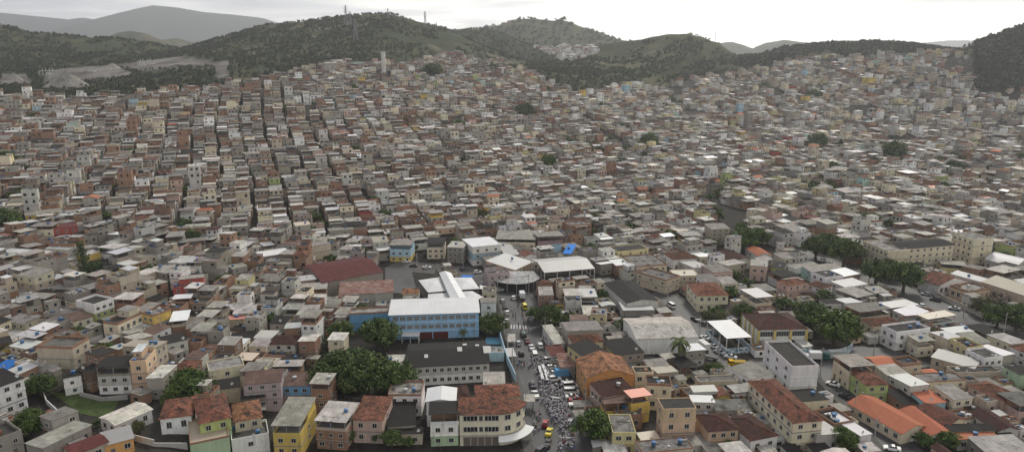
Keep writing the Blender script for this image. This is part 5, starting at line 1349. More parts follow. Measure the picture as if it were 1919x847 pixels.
# ------------------------------------------------------------------ trees
def leaves(mb, rng, c, rad, n, size, col):
    for _ in range(n):
        d = Vector((rng.gauss(0, 1), rng.gauss(0, 1), rng.gauss(0, 1))).normalized() * rng.random() ** .45
        p = Vector((c[0] + d.x * rad[0], c[1] + d.y * rad[1], c[2] + d.z * rad[2]))
        nrm = (d.normalized() * .8 + Vector((rng.uniform(-1, 1), rng.uniform(-1, 1), rng.uniform(-.3, 1.4)))).normalized()
        u = nrm.orthogonal().normalized(); v = nrm.cross(u); s_ = size * rng.uniform(.6, 1.3); k = rng.uniform(.75, 1.3)
        a = rng.uniform(0, 6.28); u, v = u * math.cos(a) + v * math.sin(a), v * math.cos(a) - u * math.sin(a)
        mb.poly([tuple(p - u * s_), tuple(p - v * s_ * .7), tuple(p + u * s_), tuple(p + v * s_ * .7)], tuple(x * k for x in col))
GREENS = {'broad': [(.040,.066,.018), (.066,.10,.027), (.095,.14,.04)], 'light': [(.042,.072,.016), (.065,.105,.022), (.09,.14,.03)], 'olive': [(.075,.08,.035), (.11,.11,.05)], 'bare': [(.09,.075,.06)], 'column': [(.04,.06,.02), (.055,.08,.025)]}
def tree_meshes(kind, seed, q=1.0):
    """crown radius 1 wide; returns trunk and crown meshes, foot at z=0"""
    rng = random.Random(seed); cr, tr = MB(), MB(); G_ = GREENS[kind]
    if kind == 'column':
        tr.tube((0,0,-.3),(0,0,2.4),.12,.05,(.10,.08,.06))
        for i in range(int(26*q)):
            z = .3 + 3.0 * i / 26; w_ = .75 * (1 - .5 * abs(z / 3.3 - .35)); leaves(cr, rng, (rng.uniform(-.25,.25), rng.uniform(-.25,.25), z), (w_*.7, w_*.7, .4), 34, .10, rng.choice(G_))
    else:
        hgt = rng.uniform(.92, 1.1); tr.tube((0,0,-.4),(0,0,hgt*.5),.10,.07,(.10,.085,.07))
        flat = .62 if kind != 'olive' else .75
        nl = 7 if q > .6 else 5
        for i in range(nl):
            a = 6.28 * i / nl + rng.uniform(-.3, .3); e = rng.uniform(.4, .75)
            tr.tube((0,0,hgt*.42),(math.cos(a)*e, math.sin(a)*e, hgt*.42+rng.uniform(.2,.65)),.055,.015,(.10,.085,.07), n=5)
        ncl = int({'broad': 64, 'light': 60, 'olive': 36, 'bare': 18}[kind] * q)
        for i in range(ncl):
            a = rng.uniform(0, 6.28); u = rng.uniform(-.55, 1.0); rr = math.sqrt(max(0, 1 - u * u)); rr *= rng.uniform(.55, .86)
            lump = 1 + .16 * math.sin(3 * a + seed) + .1 * math.sin(5 * a + seed * 2)
            c = (math.cos(a) * rr * lump, math.sin(a) * rr * lump, hgt * .75 + u * flat * rng.uniform(.6, .84))
            rad = rng.uniform(.17, .3); leaves(cr, rng, c, (rad, rad, rad * .75), int((46 if kind != 'bare' else 14)), .052 / (q ** .5), rng.choice(G_))
        if kind != 'bare':
            for i in range(int(26*q)):
                a = rng.uniform(0, 6.28); rr = rng.uniform(0, .6); leaves(cr, rng, (math.cos(a)*rr, math.sin(a)*rr, hgt*.75+rng.uniform(-.3,.35)*flat), (.3,.3,.25), 26, .09, G_[0])
    return tr.mesh('trunk', ['bark']), cr.mesh('crown', ['leaf'])
PR = {k: [tree_meshes(k, 10 * j + 3, 1.0 if k != 'bare' else 1) for j in range(3 if k in ('broad', 'light') else 1)] for k in GREENS}
PRS = {k: [tree_meshes(k, 10 * j + 5, .38) for j in range(3)] for k in ('broad', 'light')}
def palm_meshes():
    tr, cr = MB(), MB(); rng = random.Random(2)
    tr.tube((0,0,-.5),(0,0,7.2),.28,.2,(.13,.11,.09))
    for i in range(26):
        a = 6.28*i/26*2.4; up = rng.uniform(-.2, 1.1); L_ = rng.uniform(3.4, 4.4); p = Vector((0,0,7.2)); seg = 8
        d = Vector((math.cos(a), math.sin(a), up))
        for k in range(seg):
            d = (d + Vector((0,0,-.24))).normalized(); n_ = p + d * L_ / seg; w_ = .5*math.sin(math.pi*(k+.7)/(seg+.8)); sd_ = Vector((-d.y, d.x, 0)).normalized()*w_
            g_ = rng.choice([(.06,.085,.025),(.08,.105,.035),(.045,.06,.02)])
            cr.poly([tuple(p), tuple(p+sd_+Vector((0,0,-.15))), tuple(n_+sd_+Vector((0,0,-.2))), tuple(n_)], g_); cr.poly([tuple(p), tuple(n_), tuple(n_-sd_+Vector((0,0,-.2))), tuple(p-sd_+Vector((0,0,-.15)))], g_)
            p = n_
    return tr.mesh('trunk', ['bark']), cr.mesh('crown', ['leaf'])
def put_tree(p, r, meshes, label, group, rz, name='tree', zs=1.0):
    o = link(name, None, None, (p.x, p.y, p.z - .05), rz, (r, r, r * zs)); tag(o, label, 'tree', group)
    link('trunk', meshes[0], o); link('crown', meshes[1], o); return o
for i, (px, py, wpx, kind, label) in enumerate(TREES):
    p = at(px, py); D = p.y * cp + (H0 - p.z) * sp; r = wpx / 2 * D / F * (1.1 if wpx > 60 or py > 420 else .92)
    near = wpx > 26 or kind not in PRS
    ms = (PR if near else PRS)[kind]; ms = ms[i % len(ms)]
    put_tree(p, r, ms, label, 'trees standing between the houses', i * 1.7, zs=(1.5 / max(1, r / 3.2) if kind == 'column' else 1.0 + .25 * rtree.random()))
pm = palm_meshes()
for px, py, s_, lb in ((1272,684,1.25,'tall palm in front of the white warehouse'), (868,640,.62,'small palm at the foot of the blue school'), (1425,560,.5,'small palm among the houses above the old school'), (1645,552,.6,'small palm below the angular cream block')):
    p = at(px, py); put_tree(p, s_, pm, lb, 'palms between the houses', 1.0, 'palm_tree')
# small trees scattered in the town: labels by the nearest building or tree one can find
cnt = {}
MARKS = [(a['px'], a['py'], a['anchor']) for a in ANCH if a['py'] < 640] + [(720,115,'the white tower'),(1165,250,'the round dark tree in mid town'),(1532,282,'the wide dark tree far right'),(1672,302,'the long white building'),(985,224,'the hillside tree right of centre'),(1027,300,'the white block on the slope'),(1890,248,'the hillside building at right edge'),(1120,250,'the rising street'),(1430,182,'the foot of the right hill'),(1815,192,'the hillside grove at right'),(1540,145,'the upper right houses'),(1350,240,'the low right slope')]
EXTRA.sort(key=lambda e: min(math.hypot(e[0]-m_[0], (e[1]-m_[1])*1.4) for m_ in MARKS))
for i, (px, py, p, r, D) in enumerate(EXTRA):
    kind = 'light' if rtree.random() < .3 else 'broad'; m0 = min(MARKS, key=lambda m_: math.hypot(px - m_[0], (py - m_[1]) * 1.4))
    dxx, dyy = px - m0[0], (py - m0[1]) * 1.3; rl = ('right of' if dxx > 0 else 'left of') if abs(dxx) > abs(dyy) else ('below' if dyy > 0 else 'above')
    sz = 'tiny' if r < 2.6 else 'small' if r < 3.6 else 'stout'; k = (kind, sz, rl, m0[2]); cnt[k] = cnt.get(k, 0) + 1
    n_ = cnt[k]; od = '' if n_ == 1 else (ORD[n_ - 1] + ' ' if n_ <= 12 else f'outer {ORD[n_ % 12]} ')
    put_tree(p, r, PRS[kind][i % 3], f"{od}{sz} {'light green' if kind == 'light' else 'dark green'} tree {rl} {m0[2]}", 'trees standing between the houses', i * 2.1)
# ------------------------------------------------------------------ woods and scrub on the hills: one mass
def bush_template(seed, n, G_, size):
    rng = random.Random(seed); mb = MB(); 
    for i in range(n):
        a = rng.uniform(0, 6.28); u = rng.uniform(-.3, 1); rr = math.sqrt(max(0, 1 - u * u)) * rng.uniform(.5, 1)
        leaves(mb, rng, (math.cos(a) * rr * .7, math.sin(a) * rr * .7, .55 + u * .45), (.3, .3, .25), 3, size, rng.choice(G_))
    return np.array(mb.v, np.float32), np.array(mb.f), np.array(mb.c, np.float32)
BT = [bush_template(s_, 10, [(.022,.032,.012), (.032,.044,.015), (.046,.056,.020)], .30) for s_ in range(6)]
rs = np.random.RandomState(4)
def scatter(n, xr, yr, test, smin, smax):
    x = rs.uniform(*xr, n); y = rs.uniform(*yr, n); z, ww = terrain(x, y); px, py, D = proj(x, y, z)
    k = test(x, y, z, ww, px, py) & (px > -60) & (px < 1980)
    return x[k], y[k], z[k], rs.uniform(smin, smax, k.sum())
def notq(px, py, y):
    m_ = np.zeros(px.shape, bool)
    for q in QUARRY: m_ |= in_poly(px, py, q) & (y < 1600)
    for q in WASTE: m_ |= in_poly(px, py, q)
    return ~m_
sets = []
sets.append(scatter(90000, (-1150, 1150), (640, 1800), lambda x, y, z, ww, px, py: (py < edge_row(px) - 1) & notq(px, py, y) & (((ww < .35) & (rs.rand(len(x)) < .8)) | ((fbm(x, y, 80, 4) + fbm(x, y, 24, 2) * .9 > np.where(x < 150, -.16, -.06)) & (rs.rand(len(x)) < .85))) & (y < 1750), 1.3, 4.0))
sets.append(scatter(9000, (330, 900), (1150, 1290), lambda x, y, z, ww, px, py: (px > 1385) & (px < 1900) & (py < edge_row(px) - 1) & (rs.rand(len(x)) < .5), 3.0, 6.0))
sets.append(scatter(26000, (560, 1250), (800, 1250), lambda x, y, z, ww, px, py: (px > 1826) & (py < 170), 3.0, 6.5))
sets.append(scatter(5000, (-1050, -300), (690, 830), lambda x, y, z, ww, px, py: (px < 560) & (py < edge_row(px) + 1) & (rs.rand(len(x)) < .6), 2.5, 5.0))
sets.append(scatter(9000, (-200, 900), (1800, 2600), lambda x, y, z, ww, px, py: (ww > .2) & (rs.rand(len(x)) < .3) & (py < 130), 4, 8))
VS, FS, CS = [], [], []; off = 0
for x, y, z, s_ in sets:
    for i in range(len(x)):
        v, f, c = BT[i % 6]; a = rs.uniform(0, 6.28); ca, sa = math.cos(a), math.sin(a); q = v.copy()
        q[:, 0] = (v[:, 0] * ca - v[:, 1] * sa) * s_[i] + x[i]; q[:, 1] = (v[:, 0] * sa + v[:, 1] * ca) * s_[i] + y[i]; q[:, 2] = v[:, 2] * s_[i] * 1.0 + z[i] - .4
        VS.append(q); FS.append(f + off); CS.append(c * rs.uniform(.7, 1.35)); off += len(v)
o = link('hillside_scrub', np_mesh('hillside_scrub', np.concatenate(VS), np.concatenate(FS), ['leaf'], fcol=np.concatenate(CS)))
tag(o, 'dense scrub and low woods covering the hills behind the town', kind='stuff'); print('bushes', sum(len(s_[0]) for s_ in sets))
def at_full(px, py):
    u = (px - 959.5) / F; v = (423.5 - py) / F; dy_, dz_ = cp + v * sp, -sp + v * cp
    ys_ = np.arange(600, 3200, 6.0); k = ys_ / dy_; xs_, zs_ = u * k, H0 + dz_ * k; g_, _ = terrain(xs_, ys_); hit = zs_ <= g_
    i = int(np.argmax(hit)) if hit.any() else len(ys_) - 1
    return Vector((float(xs_[i]), float(ys_[i]), float(g_[i])))
# a few single trees against the sky
for px, py, w_, lb in ((16,51,10,'leftmost lone tree on the skyline of the left ridge'),(30,53,9,'second lone tree on the skyline of the left ridge'),(102,65,8,'lone tree on the middle of the left ridge skyline'),(1055,40,14,'umbrella shaped lone tree on the rounded far hilltop'),(1072,46,7,'small leaning tree on the far hilltop'),(575,43,10,'small lone tree on the left shoulder of the main hill'),(557,45,8,'tiny lone tree left on the shoulder of the main hill')):
    p = at_full(px, py + 2); D = p.y; r = w_ / 2 * D / F; put_tree(p, r, PRS['broad'][1], lb, 'lone trees on the ridges', 0, zs=.9)
# far quarter in the valley between the hills
K = Mass(); rf_ = random.Random(3); nfar = 0
q_ = [(1000,88),(1030,92),(1060,86),(1110,92),(1120,100),(1100,108),(1080,116),(1050,112),(1020,100)]
for i in range(520):
    px, py = rf_.uniform(995, 1120), rf_.uniform(84, 118)
    if not in_poly([px], [py], q_)[0]: continue
    p = at_full(px, py); house(K, rf_, rf_.uniform(7, 12), rf_.uniform(7, 11), rf_.choice([4, 6, 8]), 2, [rf_.choice(['brick','white','dirty','beige','white'])], rf_.choice(['slab', 'sheet']), rf_.choice(['grey','lightgrey','silver']), ('plain',), deep=4); K.place(p.x, p.y, p.z, rf_.uniform(-.5, .5)); nfar += 1
tag(build(K.mb, 'valley_houses', STUFF_MATS), 'tiny houses of the distant quarter in the valley between two hills', kind='stuff')
# ------------------------------------------------------------------ water tower, pylons, mast, quarry
p = Vector((TW_X, TW_Y, TW_Z)); hT = H0 - slope_of(98.5) * TW_Y - TW_Z; s_ = (p.y * cp + (H0 - p.z) * sp) / F
r = link('water_tower', None, None, p); tag(r, 'tall white cylindrical tower standing alone on the hilltop', 'water tower')
m_ = MB(); m_.cyl(0, 0, -2, hT, 4.1 * s_, 4.1 * s_, (.52,.50,.47), 0, 24); build(m_, 'shaft', ['plaster'], r)
m_ = MB(); m_.cyl(0, 0, hT + .01, hT + .7, 4.5 * s_, 4.5 * s_, (.5,.48,.45), 0, 24); build(m_, 'cap', ['plaster'], r)
m_ = MB(); m_.box(-2.2, 2.2, -8.0, -3.0, -1, 3.2, (.5,.5,.48)); build(m_, 'pump_house', ['plaster'], r)
def pylon():
    b_ = MB(); c_ = (.20,.21,.22); lv = [(0, 4.2), (9, 3.1), (17, 2.2), (24, 1.5), (29, 1.1), (34, .9), (40, .35)]; t_ = .3
    for (z0, w0), (z1, w1) in zip(lv[:-1], lv[1:]):
        P0 = [(w0,w0,z0),(-w0,w0,z0),(-w0,-w0,z0),(w0,-w0,z0)]; P1 = [(w1,w1,z1),(-w1,w1,z1),(-w1,-w1,z1),(w1,-w1,z1)]
        for i in range(4):
            b_.tube(P0[i], P1[i], t_, t_, c_, 0, 4); b_.tube(P0[i], P1[(i+1)%4], t_*.6, t_*.6, c_, 0, 4); b_.tube(P0[(i+1)%4], P1[i], t_*.6, t_*.6, c_, 0, 4); b_.tube(P1[i], P1[(i+1)%4], t_*.6, t_*.6, c_, 0, 4)
    arms = []
    for z in (27, 31.5, 36):
        a = MB(); L_ = 5.6 - (z - 27) * .12
        for sx in (-1, 1):
            a.tube((sx*.6,0,z-.1),(sx*L_,0,z+.6),.26,.2,c_,0,4); a.tube((sx*.6,0,z+1.3),(sx*L_,0,z+.6),.22,.2,c_,0,4); a.tube((sx*L_,0,z+.6),(sx*L_,0,z-1.0),.09,.09,(.3,.25,.2),0,5)
        a.tube((-.6,0,z+.6),(.6,0,z+.6),.13,.13,c_,0,4); arms.append(a.mesh('crossarm', ['plain']))
    return b_.mesh('lattice_mast', ['plain']), arms
PB, PAR = pylon()
for px, py, top, lb in ((649,50,12,'tallest lattice pylon, leftmost on the main hill'),(657,52,23,'lattice pylon just right of the tallest one on the main hill'),(667,80,37,'lattice pylon lowest on the slope of the main hill'),(727,36,16,'lattice pylon on the peak of the main hill'),(797,52,23,'lattice pylon right of the peak of the main hill'),(818,58,43,'smallest lattice pylon right of the main hill peak')):
    p = at_full(px, py); D = p.y * cp + (H0 - p.z) * sp; s_ = (py - top) * D / F / 40.0
    r = link('pylon', None, None, (p.x, p.y, p.z - .5), .5, (s_, s_, s_)); tag(r, lb, 'pylon', 'pylons on the main hill'); link('lattice_mast', PB, r)
    for a in PAR: link('crossarm', a, r)
p = at_full(1340, 80); m_ = MB(); m_.tube((0,0,-1),(0,0,24),.5,.2,(.25,.22,.22),0,6); m_.tube((0,0,12),(3.5,0,15),.12,.1,(.25,.22,.22),0,4)
tag(link('mast', m_.mesh('mast', ['plain']), None, p), 'thin radio mast on the right shoulder of the round hill', 'mast')
def pile(px, py, wpx, hpx, lb, asp=.7):
    p = at(px, py); D = p.y * cp + (H0 - p.z) * sp; R_ = wpx / 2 * D / F; hh = hpx * D / F; rr = random.Random(int(px)); m_ = MB(); nr_, na = 7, 26
    g = [[(math.cos(6.2832*j/na)*R_*(i/nr_)*(1+.1*math.sin(3*6.28*j/na+px)), math.sin(6.2832*j/na)*R_*asp*(i/nr_), hh*(1-(i/nr_))**1.15*(1+rr.uniform(-.06,.06)) - (3 if i == nr_ else 0)) for j in range(na)] for i in range(nr_+1)]
    for i in range(nr_):
        for j in range(na):
            k = (j+1)%na; c_ = rr.uniform(.9,1.08)
            if i == 0: m_.poly([g[0][0], g[1][j], g[1][k]], (.24*c_,.225*c_,.20*c_))
            else: m_.poly([g[i][j], g[i+1][j], g[i+1][k], g[i][k]], (.24*c_,.225*c_,.20*c_))
    tag(build(m_, 'gravel_pile', ['ground'], None, tuple(p)), lb, 'gravel pile', 'gravel piles at the quarry')
pile(128,166,98,34,'largest grey gravel pile at the quarry'); pile(28,156,50,20,'gravel pile at the left end of the quarry'); pile(212,136,70,17,'broad gravel pile in the middle of the quarry'); pile(345,126,96,15,'long flat gravel heap right of the crushing plant'); pile(240,146,56,12,'low gravel heap below the crushing plant')
def plant(px, py, wpx, hpx, label, boxes):
    p = at(px, py); D = p.y * cp + (H0 - p.z) * sp; s_ = D / F; r = link('crushing_plant', None, None, p); tag(r, label, 'crushing plant')
    W_, Hh = wpx * s_, hpx * s_; n = max(3, int(wpx / 5))
    m_ = MB()
    for i in range(n):
        X_ = -W_/2 + W_*i/(n-1)
        for Y_ in (0, 7): m_.tube((X_,Y_,-2),(X_,Y_,Hh*(.8+.2*(i%2))),.35,.35,(.45,.44,.42),0,5)
        m_.tube((X_,0,Hh*.75),(X_,7,Hh*.75),.25,.25,(.4,.4,.38),0,5)
    m_.tube((-W_/2,0,Hh*.75),(W_/2,0,Hh*.75),.3,.3,(.45,.44,.42),0,5); m_.tube((-W_/2,7,Hh*.75),(W_/2,7,Hh*.75),.3,.3,(.45,.44,.42),0,5); build(m_, 'frame', ['plain'], r)
    for (a, b_, c, d) in boxes: m_ = MB(); m_.box(a*W_, b_*W_, 1, 6, c*Hh-1, d*Hh, (.55,.55,.54)); build(m_, 'hopper', ['plaster'], r)
    m_ = MB(); m_.tube((-W_/2-14,3,0),(-W_/2,3,Hh*.7),1.0,1.0,(.3,.3,.29),0,4); build(m_, 'conveyor', ['plain'], r)
plant(276,132,34,21,'crushing plant of white hoppers and tall frames at the quarry', [(-.45,-.1,0,.5),(.1,.35,0,.6)])
plant(88,146,26,17,'small frame structure above the largest gravel pile', [(-.1,.2,0,.5)]); plant(172,141,20,12,'middle frame structure between the gravel piles', [(-.2,.2,0,.6)])
# ------------------------------------------------------------------ vehicles
def car_meshes(kind):
    """x forward, length along x, ground z=0"""
    L_, Wd = {'sedan': (4.4, 1.76), 'hatch': (3.9, 1.7), 'van': (4.9, 1.95), 'pickup': (5.0, 1.85), 'suv': (4.5, 1.85)}[kind]
    h = L_ / 2
    prof = {'sedan': ([(-h,.45),(-h+.05,.95),(-h+1.0,1.0),(h-1.15,.98),(h-.15,.72),(h,.45)], [(-h+.95,.98),(-h+1.55,1.42),(h-2.05,1.42),(h-1.15,.96)]),
            'hatch': ([(-h,.45),(-h+.02,1.0),(h-1.0,.98),(h-.12,.74),(h,.45)], [(-h+.06,.98),(-h+.45,1.47),(h-1.85,1.47),(h-1.0,.96)]),
            'suv': ([(-h,.5),(-h,1.1),(h-1.1,1.08),(h-.1,.85),(h,.5)], [(-h+.05,1.08),(-h+.35,1.7),(h-2.0,1.7),(h-1.1,1.06)]),
            'van': ([(-h,.45),(-h,1.15),(h-.7,1.1),(h-.08,.8),(h,.45)], [(-h+.02,1.13),(-h+.12,2.0),(h-1.5,2.0),(h-.7,1.08)]),
            'pickup': ([(-h,.5),(-h,1.0),(h-1.2,1.0),(h-.1,.82),(h,.5)], [(-.6,.98),(-.35,1.6),(h-2.0,1.6),(h-1.2,.98)])}[kind]
    b_ = MB(); w2 = Wd / 2; lo = [(p[0], p[1]) for p in prof[0]]; bot = [(h, .25), (-h, .25)]
    ring = lo + bot
    for sy in (-1, 1):
        pts = [(x, sy * (w2 if z < .9 else w2 - .07), z) for x, z in ring]; b_.poly(pts if sy < 0 else pts[::-1], (1,1,1))
    for i in range(len(ring)):
        a, c = ring[i], ring[(i+1) % len(ring)]; wa, wc = (w2 if a[1] < .9 else w2-.07), (w2 if c[1] < .9 else w2-.07)
        b_.poly([(a[0],-wa,a[1]),(a[0],wa,a[1]),(c[0],wc,c[1]),(c[0],-wc,c[1])], (1,1,1))
    cab = prof[1]; wt, wb = w2 - .22, w2 - .09
    b_.box(cab[1][0], cab[2][0], -wt-.01, wt+.01, cab[1][1]-.05, cab[1][1]+.02, (1,1,1))
    if kind == 'pickup': b_.box(-h+.1, -.75, -w2+.2, w2-.2, .98, 1.02, (1,1,1))
    body = b_.mesh('body', ['car_paint'])
    g_ = MB(); A0 = [(c[0], -(wb if i in (0,3) else wt), c[1]) for i, c in enumerate(cab)]; A1 = [(c[0], (wb if i in (0,3) else wt), c[1]) for i, c in enumerate(cab)]
    g_.poly(A0[::-1], (1,1,1)); g_.poly(A1, (1,1,1)); g_.poly([A0[2],A0[3],A1[3],A1[2]], (1,1,1)); g_.poly([A0[1],A1[1],A1[0],A0[0]], (1,1,1))
    glass = g_.mesh('windows', ['black_glass'])
    hl = MB(); hl.box(-.04,.03,-.2,.2,-.09,.09,(1,1,1),bot=True); tl = MB(); tl.box(-.03,.04,-.15,.15,-.1,.1,(1,1,1),bot=True)
    return dict(L=L_, W=Wd, body=body, glass=glass, hl=hl.mesh('headlight', ['lamp_lens']), tl=tl.mesh('tail_light', ['tail_lens']))
wm_ = MB()
for s_ in (-1,):
    n = 12; rr = [(.31*math.cos(6.2832*i/n), .31*math.sin(6.2832*i/n)) for i in range(n)]
    for i in range(n): a, c = rr[i], rr[(i+1)%n]; wm_.poly([(a[0],-.1,a[1]),(c[0],-.1,c[1]),(c[0],.1,c[1]),(a[0],.1,a[1])], (1,1,1))
    wm_.poly([(a,-.1,c) for a, c in rr], (1,1,1)); wm_.poly([(a,.1,c) for a, c in rr][::-1], (1,1,1))
WHEEL = wm_.mesh('wheel', ['rubber'])
CM = {k: car_meshes(k) for k in ('sedan', 'hatch', 'van', 'pickup', 'suv')}
CC = {'white': (.72,.72,.70), 'silver': (.42,.43,.44), 'grey': (.14,.14,.15), 'black': (.015,.015,.017), 'dark': (.03,.035,.05), 'red': (.30,.02,.02), 'yellow': (.62,.52,.03), 'green': (.02,.06,.045), 'maroon': (.12,.015,.02), 'beige': (.4,.35,.25), 'blue': (.03,.10,.28)}
def vehicle(px, py, deg, kind, colr, label, cat='car', name='parked_car', group='cars along the streets'):
    p = at(px, py); m = CM[kind]; r = link(name, None, None, (p.x, p.y, p.z + .07), R(deg)); tag(r, label, cat, group)
    link('body', m['body'], r).color = (*CC[colr], 1); link('windows', m['glass'], r)
    for sx in (-1, 1):
        for sy in (-1, 1): link('wheel', WHEEL, r, (sx * (m['L']/2-.8), sy * (m['W']/2-.08), .31))
    for sy in (-1, 1): link('headlight', m['hl'], r, (m['L']/2-.03, sy*(m['W']/2-.3), .62)); link('tail_light', m['tl'], r, (-m['L']/2+.0, sy*(m['W']/2-.3), .75))
    return r
def truck(px, py, deg, cabc, boxc, L_, label, box=2.3, cat='truck', name='truck'):
    p = at(px, py); r = link(name, None, None, (p.x, p.y, p.z + .07), R(deg)); tag(r, label, cat); h = L_ / 2
    m_ = MB(); m_.box(-h, h-1.9, -1.1, 1.1, .95, .95+box, boxc, bot=True); build(m_, 'cargo_box', ['plain'], r)
    m_ = MB(); m_.box(-h+.2, h-.1, -.45, .45, .5, .94, (.05,.05,.05), bot=True); build(m_, 'chassis', ['plain'], r)
    m_ = MB(); m_.box(h-1.7, h, -1.05, 1.05, .55, 1.45, cabc, bot=True); m_.box(h-1.7, h-.35, -1.0, 1.0, 2.05, 2.2, cabc, bot=True); m_.box(h-1.7, h-1.55, -1.0, 1.0, 1.45, 2.05, cabc); build(m_, 'cab', ['plain'], r)
    m_ = MB(); q = [(h-.05,-1.0,1.45),(h-.05,1.0,1.45),(h-.35,.95,2.06),(h-.35,-.95,2.06)]; m_.poly(q, (1,1,1))
    for sy in (-1, 1): m_.poly([(h-1.55,sy*1.0,1.45),(h-.05,sy*1.0,1.45),(h-.35,sy*.95,2.06),(h-1.55,sy*.95,2.06)], (1,1,1))
    build(m_, 'windows', ['black_glass'], r)
    for X_ in (-h+1.2, h-1.0):
        for sy in (-1, 1): link('wheel', WHEEL, r, (X_, sy*.95, .42), 0, (1.35, 1.3, 1.35))
    return r
V = vehicle
V(1029,812,78,'sedan','yellow','yellow taxi with dark windows behind the marching crowd','taxi','taxi'); V(1022,796,80,'hatch','red','red car just ahead of the yellow taxi'); V(1027,832,80,'sedan','black','black car just behind the yellow taxi'); V(1015,846,55,'suv','dark','dark car cut by the bottom edge behind the black car')
V(1003,742,100,'pickup','white','white pickup left of the crowd below the grey awning','pickup','pickup_truck'); V(998,724,98,'sedan','dark','dark car left of the crowd above the white pickup')
V(971,645,100,'hatch','silver','silver car at the left kerb of the main street by the blue wall'); V(981,629,97,'suv','green','dark green car in the lane beside the silver one'); V(988,641,97,'sedan','maroon','maroon car behind the dark green car'); V(996,653,97,'sedan','white','white car in mid street above the banners'); V(1012,650,97,'suv','white','white car right of its white neighbour in mid street'); V(1002,668,96,'van','white','white van closest to the heads of the marchers','van','van'); V(977,664,97,'hatch','black','black car at the left kerb above the crowd')
V(1032,678,20,'van','white','topmost white van in the parked row right of the crowd','van','van'); V(1034,691,15,'hatch','white','white car below the topmost parked van'); V(1037,702,15,'sedan','white','white car third in the parked row right of the crowd'); V(1039,713,12,'suv','white','white car fourth in the parked row right of the crowd'); V(1044,726,15,'sedan','grey','dark grey car at the low end of the slanted parked row')
V(1064,719,8,'sedan','silver','silver car above the two vans on the right forecourt'); V(1069,726,6,'van','white','upper white van on the right forecourt','van','van'); V(1071,737,4,'van','white','lower white van on the right forecourt','van','van'); V(1072,746,6,'sedan','white','white car between the lower van and the red car'); V(1079,752,8,'sedan','red','red car on the right forecourt beside the crowd'); V(1081,761,5,'pickup','white','white pickup at the front of the right forecourt','pickup','pickup_truck'); V(1071,793,60,'hatch','silver','silver car between the crowd and the round street tree')
V(950,588,100,'hatch','white','white car at the left kerb beside the tree by the blue school'); V(949,604,80,'sedan','white','white car below it, half on the pavement by the blue school'); V(946,577,100,'sedan','dark','dark car at the left kerb above the white cars'); V(942,566,100,'hatch','silver','silver car uppermost at the left kerb'); V(983,577,98,'van','yellow','yellow van at the right kerb of the upper main street','van','van')
truck(978,559,98,(.05,.16,.38),(.6,.62,.62),6.0,'blue and white truck at the upper end of the main street')
truck(1057,707,15,(.05,.16,.30),(.10,.28,.48),6.2,'blue box truck parked right of the crowd')
truck(1316,654,105,(.6,.6,.58),(.62,.62,.6),7.0,'white box truck in the side street by the white warehouse'); truck(1327,673,150,(.12,.12,.12),(.14,.14,.14),7.0,'flat grey truck below the white box truck',.5)
truck(1380,686,175,(.60,.36,.02),(.35,.24,.05),6.0,'yellow tipper truck near the mural wall',1.0)
truck(1560,673,185,(.03,.16,.14),(.35,.37,.36),7.0,'teal cabbed truck below the mural wall'); truck(1522,675,178,(.6,.6,.6),(.6,.6,.6),6.0,'white truck behind the bare white block')
V(1321,635,130,'sedan','white','white car above the white box truck'); V(1337,651,125,'sedan','white','upper white car in the bend under the sports canopy'); V(1348,662,128,'sedan','silver','silver car in the bend under the sports canopy'); V(1369,671,155,'sedan','white','lower white car in the bend near the mural wall')
V(1257,575,110,'van','white','white minibus at the top of the side street','minibus','minibus'); V(1318,603,170,'sedan','white','white car under the small olive tree'); V(1302,600,110,'sedan','black','black car at the kerb left of the olive trees'); V(1322,597,170,'hatch','silver','silver car behind the white one under the olive tree')
V(1561,722,140,'sedan','white','white car with dark roof in the right street beside the bare block'); V(1584,745,118,'sedan','dark','dark car at the kerb of the right street'); V(1630,783,122,'sedan','dark','dark blue car below the long orange roofed hall'); V(1645,796,125,'hatch','maroon','dark red car below the long orange roofed hall'); V(1664,812,145,'hatch','white','white car below the long orange roofed hall'); V(1671,843,160,'sedan','white','white car at the bottom edge in the right street'); V(1594,819,60,'hatch','white','white car in the yard left of the right street'); V(1700,824,160,'van','white','white van at the lower end of the orange roofed hall','van','van')
V(1788,580,150,'sedan','silver','silver car on the canal road beside the beige wall'); V(1752,563,150,'suv','dark','dark car on the canal road beside the beige wall'); V(1724,575,150,'hatch','white','white car by the canal below the dark one'); V(1735,553,150,'hatch','silver','silver car at the kerb left of the dark one on the canal road'); V(1556,496,150,'sedan','silver','silver car by the twin trees on the canal road'); V(1540,490,150,'hatch','white','white car by the twin trees on the canal road')
for i, (px, py, c_, lb) in enumerate([(762,492,'white','white car near the street bend'),(775,500,'dark','dark car near the street bend'),(750,488,'silver','silver car near the street bend'),(800,503,'white','white car north of the market hall'),(842,506,'red','red car north of the market hall'),(866,505,'dark','dark car in front of the curved pavilion'),(895,512,'white','white car left of the curved pavilion'),(935,545,'silver','silver car below the curved pavilion'),(962,560,'white','white car in the middle of the upper main street'),(1150,530,'grey','grey car in the market side lane'),(1165,545,'silver','silver car in the market side lane'),(1195,560,'dark','dark car in the market side lane')]):
    V(px, py, (10, 170, 100)[i % 3], ('hatch', 'sedan')[i % 2], c_, lb)
